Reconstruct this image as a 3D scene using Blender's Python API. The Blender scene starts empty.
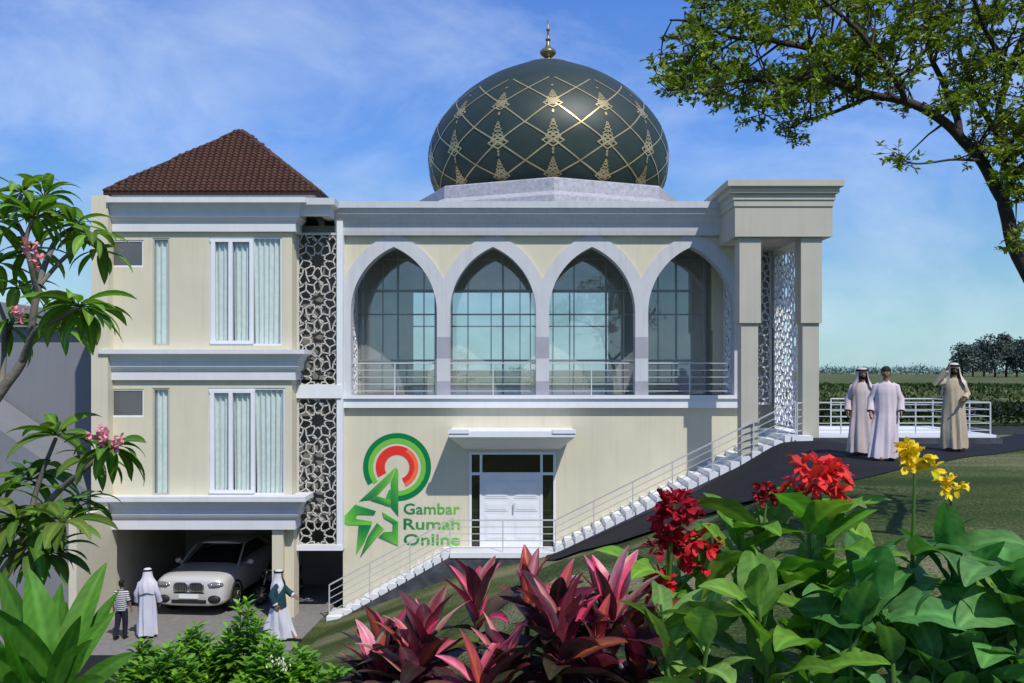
import bpy, bmesh, math, random
import numpy as np
from mathutils import Vector, Matrix, noise
R = math.radians
random.seed(7)
sc = bpy.context.scene
C = sc.collection
# ------------------------------------------------------------------ camera
F, HX, HY, EYE = 950.0, 512.0, 370.0, 6.9
cam = bpy.data.cameras.new('camera'); camo = bpy.data.objects.new('camera', cam); C.objects.link(camo)
camo.location = (0, 0, EYE); camo.rotation_euler = (R(90), 0, 0)
cam.sensor_width = 36; cam.lens = 36 * F / 1024; cam.shift_y = (HY - 341.5) / 1024
cam.clip_start = 0.1; cam.clip_end = 6000
sc.camera = camo
# ------------------------------------------------------------------ sky and sun
SUNP = Vector((0.72, -1.2, 1.83)).normalized()
w = bpy.data.worlds.new('World'); sc.world = w; w.use_nodes = True
nt = w.node_tree; nt.nodes.clear(); L = nt.links
def N(t, **k):
    n = nt.nodes.new(t)
    for a, b in k.items(): setattr(n, a, b)
    return n
out = N('ShaderNodeOutputWorld'); bg = N('ShaderNodeBackground'); bg.inputs[1].default_value = 0.10
sky = N('ShaderNodeTexSky', sky_type='NISHITA', sun_disc=False)
sky.sun_elevation = math.asin(SUNP.z); sky.sun_rotation = math.atan2(SUNP.x, SUNP.y)
sky.air_density = 1.35; sky.dust_density = 0.25; sky.ozone_density = 2.6; sky.altitude = 0
tc = N('ShaderNodeTexCoord')
mp = N('ShaderNodeMapping'); mp.inputs['Scale'].default_value = (1.0, 1.0, 1.6); mp.inputs['Location'].default_value = (.37, .1, .22)
no = N('ShaderNodeTexNoise'); no.inputs['Scale'].default_value = 4.6; no.inputs['Detail'].default_value = 8; no.inputs['Roughness'].default_value = .6
no.inputs['Distortion'].default_value = .35
rp = N('ShaderNodeValToRGB'); rp.color_ramp.elements[0].position = .42; rp.color_ramp.elements[1].position = .85
rp.color_ramp.elements[1].color = (.62, .62, .62, 1)
hsv = N('ShaderNodeHueSaturation'); hsv.inputs['Saturation'].default_value = 1.12; hsv.inputs['Value'].default_value = 1.0
tint = N('ShaderNodeMix', data_type='RGBA', blend_type='MULTIPLY'); tint.inputs[0].default_value = 1; tint.inputs[7].default_value = (.98, 1.02, 1.12, 1)
mx = N('ShaderNodeMix', data_type='RGBA'); mx.inputs[7].default_value = (6.6, 7.6, 9.2, 1)
L.new(tc.outputs['Generated'], mp.inputs[0]); L.new(mp.outputs[0], no.inputs[0]); L.new(no.outputs[0], rp.inputs[0])
L.new(sky.outputs[0], hsv.inputs['Color']); L.new(hsv.outputs[0], tint.inputs[6]); L.new(tint.outputs[2], mx.inputs[6]); L.new(rp.outputs[0], mx.inputs[0])
# tropical blue: the sky's own colour by height, blended over the physical sky
sx = N('ShaderNodeSeparateXYZ'); L.new(tc.outputs['Generated'], sx.inputs[0])
gr = N('ShaderNodeValToRGB'); el = gr.color_ramp.elements
el[0].position = 0; el[0].color = (.26, .53, .60, 1); el[1].position = 1; el[1].color = (.028, .08, .37, 1)
for p_, c_ in ((.04, (.255, .53, .63, 1)), (.12, (.175, .39, .68, 1)), (.22, (.12, .30, .78, 1)), (.36, (.075, .205, .64, 1))):
    e_ = el.new(p_); e_.color = c_
sk = N('ShaderNodeVectorMath', operation='SCALE'); sk.inputs[3].default_value = 9.9
L.new(sx.outputs['Z'], gr.inputs[0]); L.new(gr.outputs[0], sk.inputs[0])
bl = N('ShaderNodeMix', data_type='RGBA'); bl.inputs[0].default_value = .8
L.new(tint.outputs[2], bl.inputs[6]); L.new(sk.outputs[0], bl.inputs[7]); L.new(bl.outputs[2], mx.inputs[6])
L.new(mx.outputs[2], bg.inputs[0]); L.new(bg.outputs[0], out.inputs[0])
sl = bpy.data.lights.new('sun', 'SUN'); sl.energy = 3.5; sl.angle = R(.5); sl.color = (1, .95, .86)
so = bpy.data.objects.new('sun', sl); C.objects.link(so); so.rotation_euler = (-SUNP).to_track_quat('-Z', 'Y').to_euler()
sc.view_settings.view_transform = 'Standard'; sc.view_settings.look = 'None'; sc.view_settings.gamma = 1
sc.view_settings.exposure = 0.22
try:
    sc.cycles.max_bounces = 8; sc.cycles.transparent_max_bounces = 16; sc.cycles.use_denoising = True
    sc.cycles.caustics_reflective = False; sc.cycles.caustics_refractive = False
except Exception: pass

# ------------------------------------------------------------------ helpers
def PX(px, Y): return (px - HX) / F * Y
def PZ(py, Y): return EYE + (HY - py) / F * Y
def P(px, py, Y): return Vector((PX(px, Y), Y, PZ(py, Y)))

class MB:
    def __init__(s): s.v = []; s.f = []; s.c = []; s.cur = (1, 1, 1); s.smooth = False; s.mi = []; s.m = 0
    def add(s, vs, fs):
        b = len(s.v); s.v += [tuple(v) for v in vs]; s.c += [s.cur] * len(vs)
        s.f += [tuple(i + b for i in f) for f in fs]; s.mi += [s.m] * len(fs)
    def box(s, x0, x1, y0, y1, z0, z1):
        s.add([(x0,y0,z0),(x1,y0,z0),(x1,y1,z0),(x0,y1,z0),(x0,y0,z1),(x1,y0,z1),(x1,y1,z1),(x0,y1,z1)],
              [(0,3,2,1),(4,5,6,7),(0,1,5,4),(1,2,6,5),(2,3,7,6),(3,0,4,7)])
    def pane(s, x0, x1, y, z0, z1):
        s.nofix = True
        s.add([(x0,y,z0),(x1,y,z0),(x1,y,z1),(x0,y,z1)], [(0,1,2,3)])
    def bar(s, a, b, w, d, up=(0,0,1)):
        a = Vector(a); b = Vector(b); t = b - a
        if t.length < 1e-5: return
        t.normalize(); u = Vector(up)
        if abs(t.dot(u)) > .97: u = Vector((0, 1, 0))
        n = t.cross(u).normalized(); m = n.cross(t)
        q = [a - n*w/2 - m*d/2, a + n*w/2 - m*d/2, a + n*w/2 + m*d/2, a - n*w/2 + m*d/2]
        s.add(q + [p + (b - a) for p in q], [(0,1,2,3),(7,6,5,4),(0,4,5,1),(1,5,6,2),(2,6,7,3),(3,7,4,0)])
    def tube(s, pts, rad, n=8, cap=True):
        pts = [Vector(p) for p in pts]
        if not hasattr(rad, '__len__'): rad = [rad] * len(pts)
        rings = []; pn = None
        for i, p in enumerate(pts):
            t = (pts[min(i+1, len(pts)-1)] - pts[max(i-1, 0)])
            t = t.normalized() if t.length > 1e-7 else Vector((0,0,1))
            if pn is None:
                pn = t.orthogonal().normalized()
            else:
                pn = pn - t * pn.dot(t)
                pn = pn.normalized() if pn.length > 1e-6 else t.orthogonal().normalized()
            bn = t.cross(pn)
            rings.append([p + (pn*math.cos(2*math.pi*k/n) + bn*math.sin(2*math.pi*k/n)) * rad[i] for k in range(n)])
        s.loft(rings, cap)
    def loft(s, rings, cap=True, closed=True):
        n = len(rings[0]); vs = [p for r in rings for p in r]; fs = []
        for i in range(len(rings)-1):
            for k in range(n if closed else n-1):
                a = i*n+k; b = i*n+(k+1) % n
                fs.append((a, b, b+n, a+n))
        if cap and closed:
            fs.append(tuple(range(n))[::-1]); fs.append(tuple((len(rings)-1)*n + k for k in range(n)))
        s.add(vs, fs)
    def lathe(s, prof, cx, cy, n=48, z0=0, ph=0, cap=False):
        s.loft([[(cx + r*math.cos(2*math.pi*k/n+ph), cy + r*math.sin(2*math.pi*k/n+ph), z0+z) for k in range(n)] for r, z in prof], cap)
    def ball(s, c, r, n=12, m=8):
        rx, ry, rz = r if hasattr(r, '__len__') else (r, r, r)
        s.loft([[(c[0] + rx*math.sin(math.pi*(j+.02)/(m+.04))*math.cos(2*math.pi*k/n), c[1] + ry*math.sin(math.pi*(j+.02)/(m+.04))*math.sin(2*math.pi*k/n),
                  c[2] - rz*math.cos(math.pi*(j+.02)/(m+.04))) for k in range(n)] for j in range(m+1)], True)
    def build(s, name, mat, parent=None, smooth=None, fix=True):
        me = bpy.data.meshes.new(name); me.from_pydata(s.v, [], s.f); me.update()
        mats = mat if isinstance(mat, (list, tuple)) else [mat]
        for m_ in mats: me.materials.append(m_)
        if len(mats) > 1: me.polygons.foreach_set('material_index', s.mi)
        ca = me.color_attributes.new('tone', 'FLOAT_COLOR', 'POINT')
        ca.data.foreach_set('color', np.array([(c[0], c[1], c[2], 1) for c in s.c], dtype=np.float32).ravel())
        if fix and not getattr(s, 'nofix', False):
            bm = bmesh.new(); bm.from_mesh(me); bmesh.ops.recalc_face_normals(bm, faces=bm.faces); bm.to_mesh(me); bm.free()
        if smooth if smooth is not None else s.smooth:
            me.polygons.foreach_set('use_smooth', [True]*len(me.polygons))
            try: me.set_sharp_from_angle(angle=R(45))
            except Exception: pass
        o = bpy.data.objects.new(name, me); C.objects.link(o)
        if parent is not None: o.parent = parent
        return o
def tag(o, label=None, cat=None, group=None, kind=None):
    if label: o['label'] = label
    if cat: o['category'] = cat
    if group: o['group'] = group
    if kind: o['kind'] = kind
    return o
def thing(name, label, cat, loc=(0,0,0), group=None):
    o = bpy.data.objects.new(name, None); C.objects.link(o); o.location = loc; o.empty_display_size = .2
    return tag(o, label, cat, group)
ZERO = (0, 0, 0)

# ------------------------------------------------------------------ materials
MATS = {}
def mat(name, col, rough=.6, metal=0, var=.08, scale=3, bump=0, bscale=40, spec=.3, tone=False, trans=0, streak=0, coat=0):
    if name in MATS: return MATS[name]
    m = bpy.data.materials.new(name); m.use_nodes = True; t = m.node_tree; l = t.links
    b = t.nodes['Principled BSDF']; b.inputs['Roughness'].default_value = rough; b.inputs['Metallic'].default_value = metal
    b.inputs['Specular IOR Level'].default_value = spec; b.inputs['Coat Weight'].default_value = coat
    tcn = t.nodes.new('ShaderNodeTexCoord'); co = tcn.outputs['Object']
    n = t.nodes.new('ShaderNodeTexNoise'); n.inputs['Scale'].default_value = scale; n.inputs['Detail'].default_value = 5
    l.new(co, n.inputs['Vector'])
    mr = t.nodes.new('ShaderNodeMapRange'); mr.inputs[1].default_value = .25; mr.inputs[2].default_value = .75
    mr.inputs[3].default_value = 1 - var; mr.inputs[4].default_value = 1 + var
    l.new(n.outputs[0], mr.inputs[0])
    mul = t.nodes.new('ShaderNodeVectorMath'); mul.operation = 'SCALE'; mul.inputs[0].default_value = col[:3]
    l.new(mr.outputs[0], mul.inputs[3]); cur = mul.outputs[0]
    if streak:
        mp_ = t.nodes.new('ShaderNodeMapping'); mp_.inputs['Scale'].default_value = (6, 6, .35); l.new(co, mp_.inputs[0])
        n2 = t.nodes.new('ShaderNodeTexNoise'); n2.inputs['Scale'].default_value = 1.3; n2.inputs['Detail'].default_value = 6; l.new(mp_.outputs[0], n2.inputs[0])
        m2 = t.nodes.new('ShaderNodeMapRange'); m2.inputs[1].default_value = .5; m2.inputs[2].default_value = .8
        m2.inputs[3].default_value = 1; m2.inputs[4].default_value = 1 - streak; l.new(n2.outputs[0], m2.inputs[0])
        s2 = t.nodes.new('ShaderNodeVectorMath'); s2.operation = 'SCALE'; l.new(cur, s2.inputs[0]); l.new(m2.outputs[0], s2.inputs[3]); cur = s2.outputs[0]
    if tone:
        at = t.nodes.new('ShaderNodeAttribute'); at.attribute_name = 'tone'
        s3 = t.nodes.new('ShaderNodeVectorMath'); s3.operation = 'MULTIPLY'; l.new(cur, s3.inputs[0]); l.new(at.outputs['Color'], s3.inputs[1]); cur = s3.outputs[0]
    l.new(cur, b.inputs['Base Color'])
    if bump:
        nb = t.nodes.new('ShaderNodeTexNoise'); nb.inputs['Scale'].default_value = bscale; nb.inputs['Detail'].default_value = 4; l.new(co, nb.inputs[0])
        bp = t.nodes.new('ShaderNodeBump'); bp.inputs['Strength'].default_value = bump; bp.inputs['Distance'].default_value = .02
        l.new(nb.outputs[0], bp.inputs['Height']); l.new(bp.outputs[0], b.inputs['Normal'])
    if trans:
        tr = t.nodes.new('ShaderNodeBsdfTranslucent'); ms = t.nodes.new('ShaderNodeMixShader'); ms.inputs[0].default_value = trans
        sc_ = t.nodes.new('ShaderNodeVectorMath'); sc_.operation = 'MULTIPLY'; sc_.inputs[1].default_value = (1.25, 1.5, .55) if trans > .2 else (1, 1, 1)
        l.new(cur, sc_.inputs[0]); l.new(sc_.outputs[0], tr.inputs[0])
        l.new(b.outputs[0], ms.inputs[1]); l.new(tr.outputs[0], ms.inputs[2]); l.new(ms.outputs[0], t.nodes['Material Output'].inputs[0])
    MATS[name] = m; return m
def glassmat(name, tint=(1,1,1), refl=.12, ior=1.5, pale_lift=.03):
    if name in MATS: return MATS[name]
    m = bpy.data.materials.new(name); m.use_nodes = True; t = m.node_tree; l = t.links; t.nodes.remove(t.nodes['Principled BSDF'])
    tr = t.nodes.new('ShaderNodeBsdfTransparent'); tr.inputs[0].default_value = (*tint, 1)
    gl = t.nodes.new('ShaderNodeBsdfGlossy'); gl.inputs['Roughness'].default_value = .01; gl.inputs[0].default_value = (.9, .95, 1, 1)
    lw = t.nodes.new('ShaderNodeLayerWeight'); lw.inputs[0].default_value = .5
    fr = t.nodes.new('ShaderNodeMath'); fr.operation = 'POWER'; fr.inputs[1].default_value = 4.5; l.new(lw.outputs['Facing'], fr.inputs[0])
    ad = t.nodes.new('ShaderNodeMath'); ad.operation = 'ADD'; ad.use_clamp = True; ad.inputs[1].default_value = refl
    ms = t.nodes.new('ShaderNodeMixShader'); l.new(fr.outputs[0], ad.inputs[0]); l.new(ad.outputs[0], ms.inputs[0])
    l.new(tr.outputs[0], ms.inputs[1]); l.new(gl.outputs[0], ms.inputs[2])
    df = t.nodes.new('ShaderNodeBsdfDiffuse'); df.inputs[0].default_value = (.62, .64, .62, 1); m2 = t.nodes.new('ShaderNodeMixShader')  # pale diffuse added to lift the glass, for reflected and interior light
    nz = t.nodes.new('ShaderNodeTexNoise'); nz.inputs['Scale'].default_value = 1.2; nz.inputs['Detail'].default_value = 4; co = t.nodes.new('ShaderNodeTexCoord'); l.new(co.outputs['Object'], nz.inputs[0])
    du = t.nodes.new('ShaderNodeMath'); du.operation = 'MULTIPLY'; du.inputs[1].default_value = pale_lift*2; l.new(nz.outputs[0], du.inputs[0]); l.new(du.outputs[0], m2.inputs[0])
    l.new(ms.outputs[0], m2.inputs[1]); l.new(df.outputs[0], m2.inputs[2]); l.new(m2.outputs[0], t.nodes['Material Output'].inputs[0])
    MATS[name] = m; return m
cream = mat('cream_render', (.63, .59, .455), .8, var=.06, scale=.9, bump=.15, bscale=90, streak=.08)
cream2 = mat('grey_cream_render', (.47, .455, .385), .8, var=.05, scale=1.2, bump=.12, bscale=90, streak=.08)
trim = mat('blue_white_trim', (.55, .565, .60), .7, var=.05, scale=2, bump=.06, streak=.14)
white = mat('white_paint', (.74, .76, .80), .6, var=.04, scale=3, streak=.05)
stone = mat('speckled_granite', (.42, .43, .47), .5, var=.35, scale=9, bump=.1)
slate = mat('dark_slate', (.065, .072, .085), .5, var=.5, scale=3.5, bump=.3, bscale=12)
steel = mat('painted_steel', (.60, .62, .63), .35, .2, var=.05)
frame_m = mat('dark_mullion', (.27, .31, .32), .4, .3, var=.05)
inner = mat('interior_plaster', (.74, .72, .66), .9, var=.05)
ceilm = mat('ceiling_plaster', (.5, .47, .40), .9, var=.05)
floor_m = mat('floor_stone', (.20, .21, .20), .35, var=.1)
glass = glassmat('window_glass', (.93, .97, .98), .24, pale_lift=.24)
glass2 = glassmat('clear_glass', (.93, .97, .98), .02)
glassd = glassmat('dark_glass', (.16, .18, .15), .16)
curtain_m = mat('curtain_fabric', (.86, .88, .86), .9, var=.08, scale=8, trans=.15)
black = mat('black_rubber', (.012, .012, .013), .6, var=.1)
# ------------------------------------------------------------------ terrain
def lerp(a, b, t): return a + (b - a) * t
def sst(a, b, x):
    t = min(1, max(0, (x - a) / (b - a))); return t * t * (3 - 2 * t)
GX = [-5.6, -4.9, -1.67, 1.3, 5.05, 7.2, 8.2]; GZ = [0, .02, 1.15, 1.85, 3.65, 4.95, 5.2]
def g(u): return float(np.interp(u, GX, GZ))
def T0(x, Y):
    if Y > 25.4:
        b = g(x)
        if Y > 27:
            if x < -4.9 and Y < 36: b = 0
            b = lerp(b, 4.9 if abs(x) < 60 else 5.2, sst(35, 41, Y))
        if x > 6.7: b = max(b, 5.2 * sst(6.7, 8.2, x))
    else: b = g(x + .30 * (25.4 - Y))
    lf = 1 - sst(-1.8, .6, x - .02*Y)
    fr = 5.08 - lf * min(1.25, max(0, (Y - 2.5) * .2)) - .9 * sst(2, 8, -x) * sst(5, 9, Y)
    t = sst(8, 17.5, Y)
    z = lerp(fr, b, t)
    if x < -5 and 19 < Y < 27: z = min(z, lerp(z, 0, sst(17, 20, Y)))
    if x < -12: z = lerp(z, 0, sst(-12, -14, x)) if Y < 36 else z
    z += .05 * noise.noise((x*.5, Y*.5, 3)) * (1 - sst(19, 22, Y))
    z -= .27 * sst(21, 24.9, Y) * sst(7.2, 8.4, x) * (1 - sst(40, 60, Y))
    # embankment beyond the plaza
    if Y > 38:
        e = sst(38, 46, Y) * (1.25 - .010 * (x - 8)) * (1 if x > -50 else .3)
        z = z + max(e, 0) * (1 - .55 * sst(47, 62, Y)) + .18 * noise.noise((x*.22, Y*.22, 1)) * sst(38, 42, Y)
    return z
xs = np.concatenate([-np.geomspace(2500, 26, 22), np.arange(-24, 24.1, .3), np.geomspace(26, 2500, 22)])
ys = np.concatenate([[-60, -20, -8, -3], np.arange(0, 64, .3), np.geomspace(65, 4500, 34)])
TG = np.array([[T0(float(x), float(y)) for x in xs] for y in ys])
def T(x, Y):
    i = min(max(int(np.searchsorted(xs, x)) - 1, 0), len(xs)-2); j = min(max(int(np.searchsorted(ys, Y)) - 1, 0), len(ys)-2)
    a = (x - xs[i]) / (xs[i+1] - xs[i]); b = (Y - ys[j]) / (ys[j+1] - ys[j])
    return float((TG[j,i]*(1-a) + TG[j,i+1]*a)*(1-b) + (TG[j+1,i]*(1-a) + TG[j+1,i+1]*a)*b)
def hit(px, py, y0=4):
    Y = y0
    while Y < 400:
        x = PX(px, Y)
        if PZ(py, Y) <= T(x, Y): return Vector((x, Y, T(x, Y)))
        Y += .02 if Y < 60 else 1
    return Vector((PX(px, 400), 400, T(PX(px, 400), 400)))
def grass_mat(name, c1, c2, c3, s=1.0):
    m = bpy.data.materials.new(name); m.use_nodes = True; t = m.node_tree; l = t.links; b = t.nodes['Principled BSDF']
    b.inputs['Roughness'].default_value = .9; b.inputs['Specular IOR Level'].default_value = .1
    co = t.nodes.new('ShaderNodeTexCoord').outputs['Object']
    def nz(sc_, d, v=co):
        n = t.nodes.new('ShaderNodeTexNoise'); n.inputs['Scale'].default_value = sc_; n.inputs['Detail'].default_value = d; l.new(v, n.inputs[0]); return n.outputs[0]
    mp_ = t.nodes.new('ShaderNodeMapping'); mp_.inputs['Scale'].default_value = (.25, 1.0, 1); mp_.inputs['Rotation'].default_value = (0, 0, R(-14)); l.new(co, mp_.inputs[0])
    a = nz(.55*s, 3, mp_.outputs[0]); f = nz(26, 6); pch = nz(1.8*s, 4)
    r = t.nodes.new('ShaderNodeValToRGB'); r.color_ramp.elements[0].position = .40; r.color_ramp.elements[0].color = (*c1, 1)
    r.color_ramp.elements[1].position = .60; r.color_ramp.elements[1].color = (*c3, 1); e = r.color_ramp.elements.new(.5); e.color = (*c2, 1)
    ad = t.nodes.new('ShaderNodeMath'); ad.operation = 'MULTIPLY_ADD'; ad.inputs[1].default_value = .45; l.new(f, ad.inputs[0])
    sb = t.nodes.new('ShaderNodeMath'); sb.operation = 'MULTIPLY_ADD'; sb.inputs[1].default_value = .6; sb.inputs[2].default_value = -.02; l.new(a, sb.inputs[0]); l.new(sb.outputs[0], ad.inputs[2])
    l.new(ad.outputs[0], r.inputs[0])
    l.new(r.outputs[0], b.inputs['Base Color'])
    bp = t.nodes.new('ShaderNodeBump'); bp.inputs['Strength'].default_value = .8; bp.inputs['Distance'].default_value = .08; l.new(f, bp.inputs['Height']); l.new(bp.outputs[0], b.inputs['Normal'])
    return m
lawn_m = grass_mat('lawn', (.034, .058, .016), (.066, .095, .028), (.20, .20, .11))
mb = MB()
nx = len(xs)
mb.add([(x, y, TG[j, i]) for j, y in enumerate(ys) for i, x in enumerate(xs)],
       [(j*nx+i, j*nx+i+1, (j+1)*nx+i+1, (j+1)*nx+i) for j in range(len(ys)-1) for i in range(nx-1)])
tag(mb.build('ground', lawn_m, smooth=True, fix=False), kind='structure')
def sheet(name, near, far, mt, n=60, m=16, lift=.02):
    """a paved sheet lying on the terrain between two plan curves"""
    def at(c, t):
        f = t * (len(c)-1); i = min(int(f), len(c)-2); return Vector(c[i][:2]).lerp(Vector(c[i+1][:2]), f-i)
    q = MB(); vs = []
    for j in range(m+1):
        for i in range(n+1):
            p = at(near, i/n).lerp(at(far, i/n), j/m); vs.append((p.x, p.y, max(T(p.x, p.y), T(p.x+.1, p.y), T(p.x-.1, p.y), T(p.x, p.y+.1), T(p.x, p.y-.1)) + lift))
    q.add(vs, [(j*(n+1)+i, j*(n+1)+i+1, (j+1)*(n+1)+i+1, (j+1)*(n+1)+i) for j in range(m) for i in range(n)])
    return tag(q.build(name, mt, smooth=True, fix=False), kind='structure')
asph = mat('asphalt', (.014, .0145, .018), .85, var=.25, scale=14, bump=.4, bscale=60, spec=.2)
pave = mat('grey_pavers', (.20, .19, .185), .8, var=.15, scale=5, bump=.3, bscale=20)
near = [hit(px, py) for px, py in ((545,561),(580,553),(620,544),(660,531),(700,518),(750,505),(800,492),(850,481),(900,470),(950,461),(1024,450),(1150,437))]
def stair_front(x): return 26.2 if x < 1.2 else 26.2 - 1.28*(x-1.2)/6.25
far = [(x, stair_front(x)-.04) for x in (.95,1.9,2.9,3.9,5.0,6.2,7.4)] + [(8.6,25.3),(9.8,25.3),(11.2,25.3),(13.6,27),(20,34)]
sheet('road', near, far, asph, 160, 40, .012)
sheet('driveway', [(-13.5,21.6),(-9,21.6),(-6.6,21.8),(-5.5,22.3)], [(-13.5,32.9),(-9,32.9),(-6.6,32.9),(-4.9,32.9)], pave, 40, 20, .012)
sheet('access_road', [(-16,17.2),(-9,17.0),(-6.5,17.2),(-4.8,18.6)], [(-16,22.9),(-9,22.9),(-7.2,22.9),(-5.9,22.6)], asph, 30, 12, .028)
tag_ = sheet('rear_yard', [(7.6,28.95),(20,28.95),(45,28.95)], [(7.6,33.2),(20,33.2),(45,33.2)], mat('dark_tarmac', (.022,.026,.022), .9, var=.3, scale=6), 60, 10, .015)
# ------------------------------------------------------------------ railings
def railing(mbr, pts, h=.88, post=1.25, nr=5, r=.018, first=True, last=True):
    """posts and horizontal rails along a 3-D polyline of floor points"""
    for a, b in zip(pts[:-1], pts[1:]):
        a = Vector(a); b = Vector(b); n = max(1, round((b-a).length / post))
        for i in range(0 if first else 1, n+1):
            p = a.lerp(b, i/n); mbr.bar(p, p + Vector((0,0,h)), .03, .03)
        first = False
        for k in range(nr):
            z = h * (.14 + .86 * k / (nr-1)); rr = .036 if k == nr-1 else .02
            mbr.bar(a + Vector((0,0,z)), b + Vector((0,0,z)), rr, rr)
# ------------------------------------------------------------------ lattice
def clip(p, q, W, H):
    t0, t1 = 0, 1; d = (q[0]-p[0], q[1]-p[1])
    for pp, qq in ((-d[0], p[0]), (d[0], W-p[0]), (-d[1], p[1]), (d[1], H-p[1])):
        if abs(pp) < 1e-9:
            if qq < 0: return None
        else:
            r = qq/pp
            if pp < 0: t0 = max(t0, r)
            else: t1 = min(t1, r)
    if t0 >= t1: return None
    return (p[0]+d[0]*t0, p[1]+d[1]*t0), (p[0]+d[0]*t1, p[1]+d[1]*t1)
def lattice(mbx, W, H, to3, pitch=1.06, wd=.034, dp=.05, cx=None, cy=0, border=.05, nrm=(0,1,0)):
    Rr = pitch / 2; cx = W/2 if cx is None else cx; segs = []
    for i in range(-3, 4):
        for j in range(-1, int(H/pitch)+3):
            c = (cx + i*pitch*.875, cy + j*pitch + (Rr if i % 2 else 0))
            if c[0] < -Rr or c[0] > W+Rr: continue
            def pt(r, a): return (c[0] + r*Rr*math.cos(R(a)), c[1] + r*Rr*math.sin(R(a)))
            for k in range(10):
                a = 90 + 36*k
                pl = [pt(.50, a-18), pt(.34, a), pt(.50, a+18), pt(.80, a+15), pt(1.0, a), pt(.80, a-15)]
                segs += [(pl[0], pl[1]), (pl[1], pl[2]), (pl[2], pl[3]), (pl[3], pl[4]), (pl[4], pl[5])]
                segs += [(pl[3], pt(.80, a+21)), (pt(1.0, a), pt(1.18, a+14))]
    for p, q in segs:
        cl = clip(p, q, W, H)
        if cl: mbx.bar(to3(*cl[0]), to3(*cl[1]), wd if abs(nrm[2]) else dp, wd, up=nrm) if False else mbx.bar(to3(*cl[0]), to3(*cl[1]), wd, dp, up=nrm)
    e = border
    for p, q in (((0,0),(W,0)), ((0,H),(W,H)), ((0,0),(0,H)), ((W,0),(W,H))):
        mbx.bar(to3(*p), to3(*q), e*1.3, dp*1.4, up=nrm)
# cornice: profile of (outward, z) extruded along a plan polyline, mitred
def cornice(mbx, plan, prof, closed=False):
    n = len(plan); rings = []
    for i in range(n):
        p = Vector(plan[i])
        d0 = (p - Vector(plan[i-1])).normalized() if (i > 0 or closed) else None
        d1 = (Vector(plan[(i+1) % n]) - p).normalized() if (i < n-1 or closed) else None
        d0 = d0 or d1; d1 = d1 or d0
        n0 = Vector((d0.y, -d0.x)); n1 = Vector((d1.y, -d1.x)); m = (n0+n1).normalized(); k = 1/max(.3, m.dot(n0))
        rings.append([(p.x + m.x*k*o, p.y + m.y*k*o, z) for o, z in prof])
    if closed: rings.append(rings[0])
    mbx.loft(rings, cap=not closed)

# ------------------------------------------------------------------ prayer hall
FY = 27.1
hall = thing('mosque_building', 'cream prayer hall with four pointed arches under a dark green dome', 'mosque', (0.85, FY, 0))
HP = Vector((-.85, -FY, 0))
def H(mbx, name, mt, parent=None, smooth=False):
    o = mbx.build(name, mt, smooth=smooth); o.location = HP; o.parent = parent or hall
    if parent is not None: o.location = (0, 0, 0)
    return o
XL, XR, YB = PX(343, FY), PX(741, FY), 39.4
ZF = PZ(395, FY); ZC0 = PZ(236, FY); ZC1 = PZ(204.5, FY)
dxl, dxr = PX(470, FY), PX(555, FY); dz0, dz1 = 1.85, PZ(453, FY)
q = MB()      # lower storey with the door opening
q.box(XL, dxl, FY, FY+.3, -.4, ZF-.3); q.box(dxr, XR+.05, FY, FY+.3, -.4, ZF-.3); q.box(dxl, dxr, FY, FY+.3, dz1, ZF-.3); q.box(dxl, dxr, FY, FY+.3, -.4, dz0)
q.box(XL, XL+.3, FY+.3, YB, -.4, ZF-.3); q.box(XR-.25, XR+.05, FY+.3, YB, 2, ZF-.3)
H(q, 'lower_wall', cream)
q = MB(); q.box(XL-.02, XR+.02, FY-.16, FY+.5, ZF-.36, ZF-.02); q.box(XL-.02, XR+.02, FY-.22, FY-.1, ZF-.10, ZF+.0)
H(q, 'floor_band', white)
q = MB(); q.box(XL+.05, XR-.05, FY+.5, YB-.3, ZF-.3, ZF-.03); H(q, 'floor', floor_m)
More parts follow.
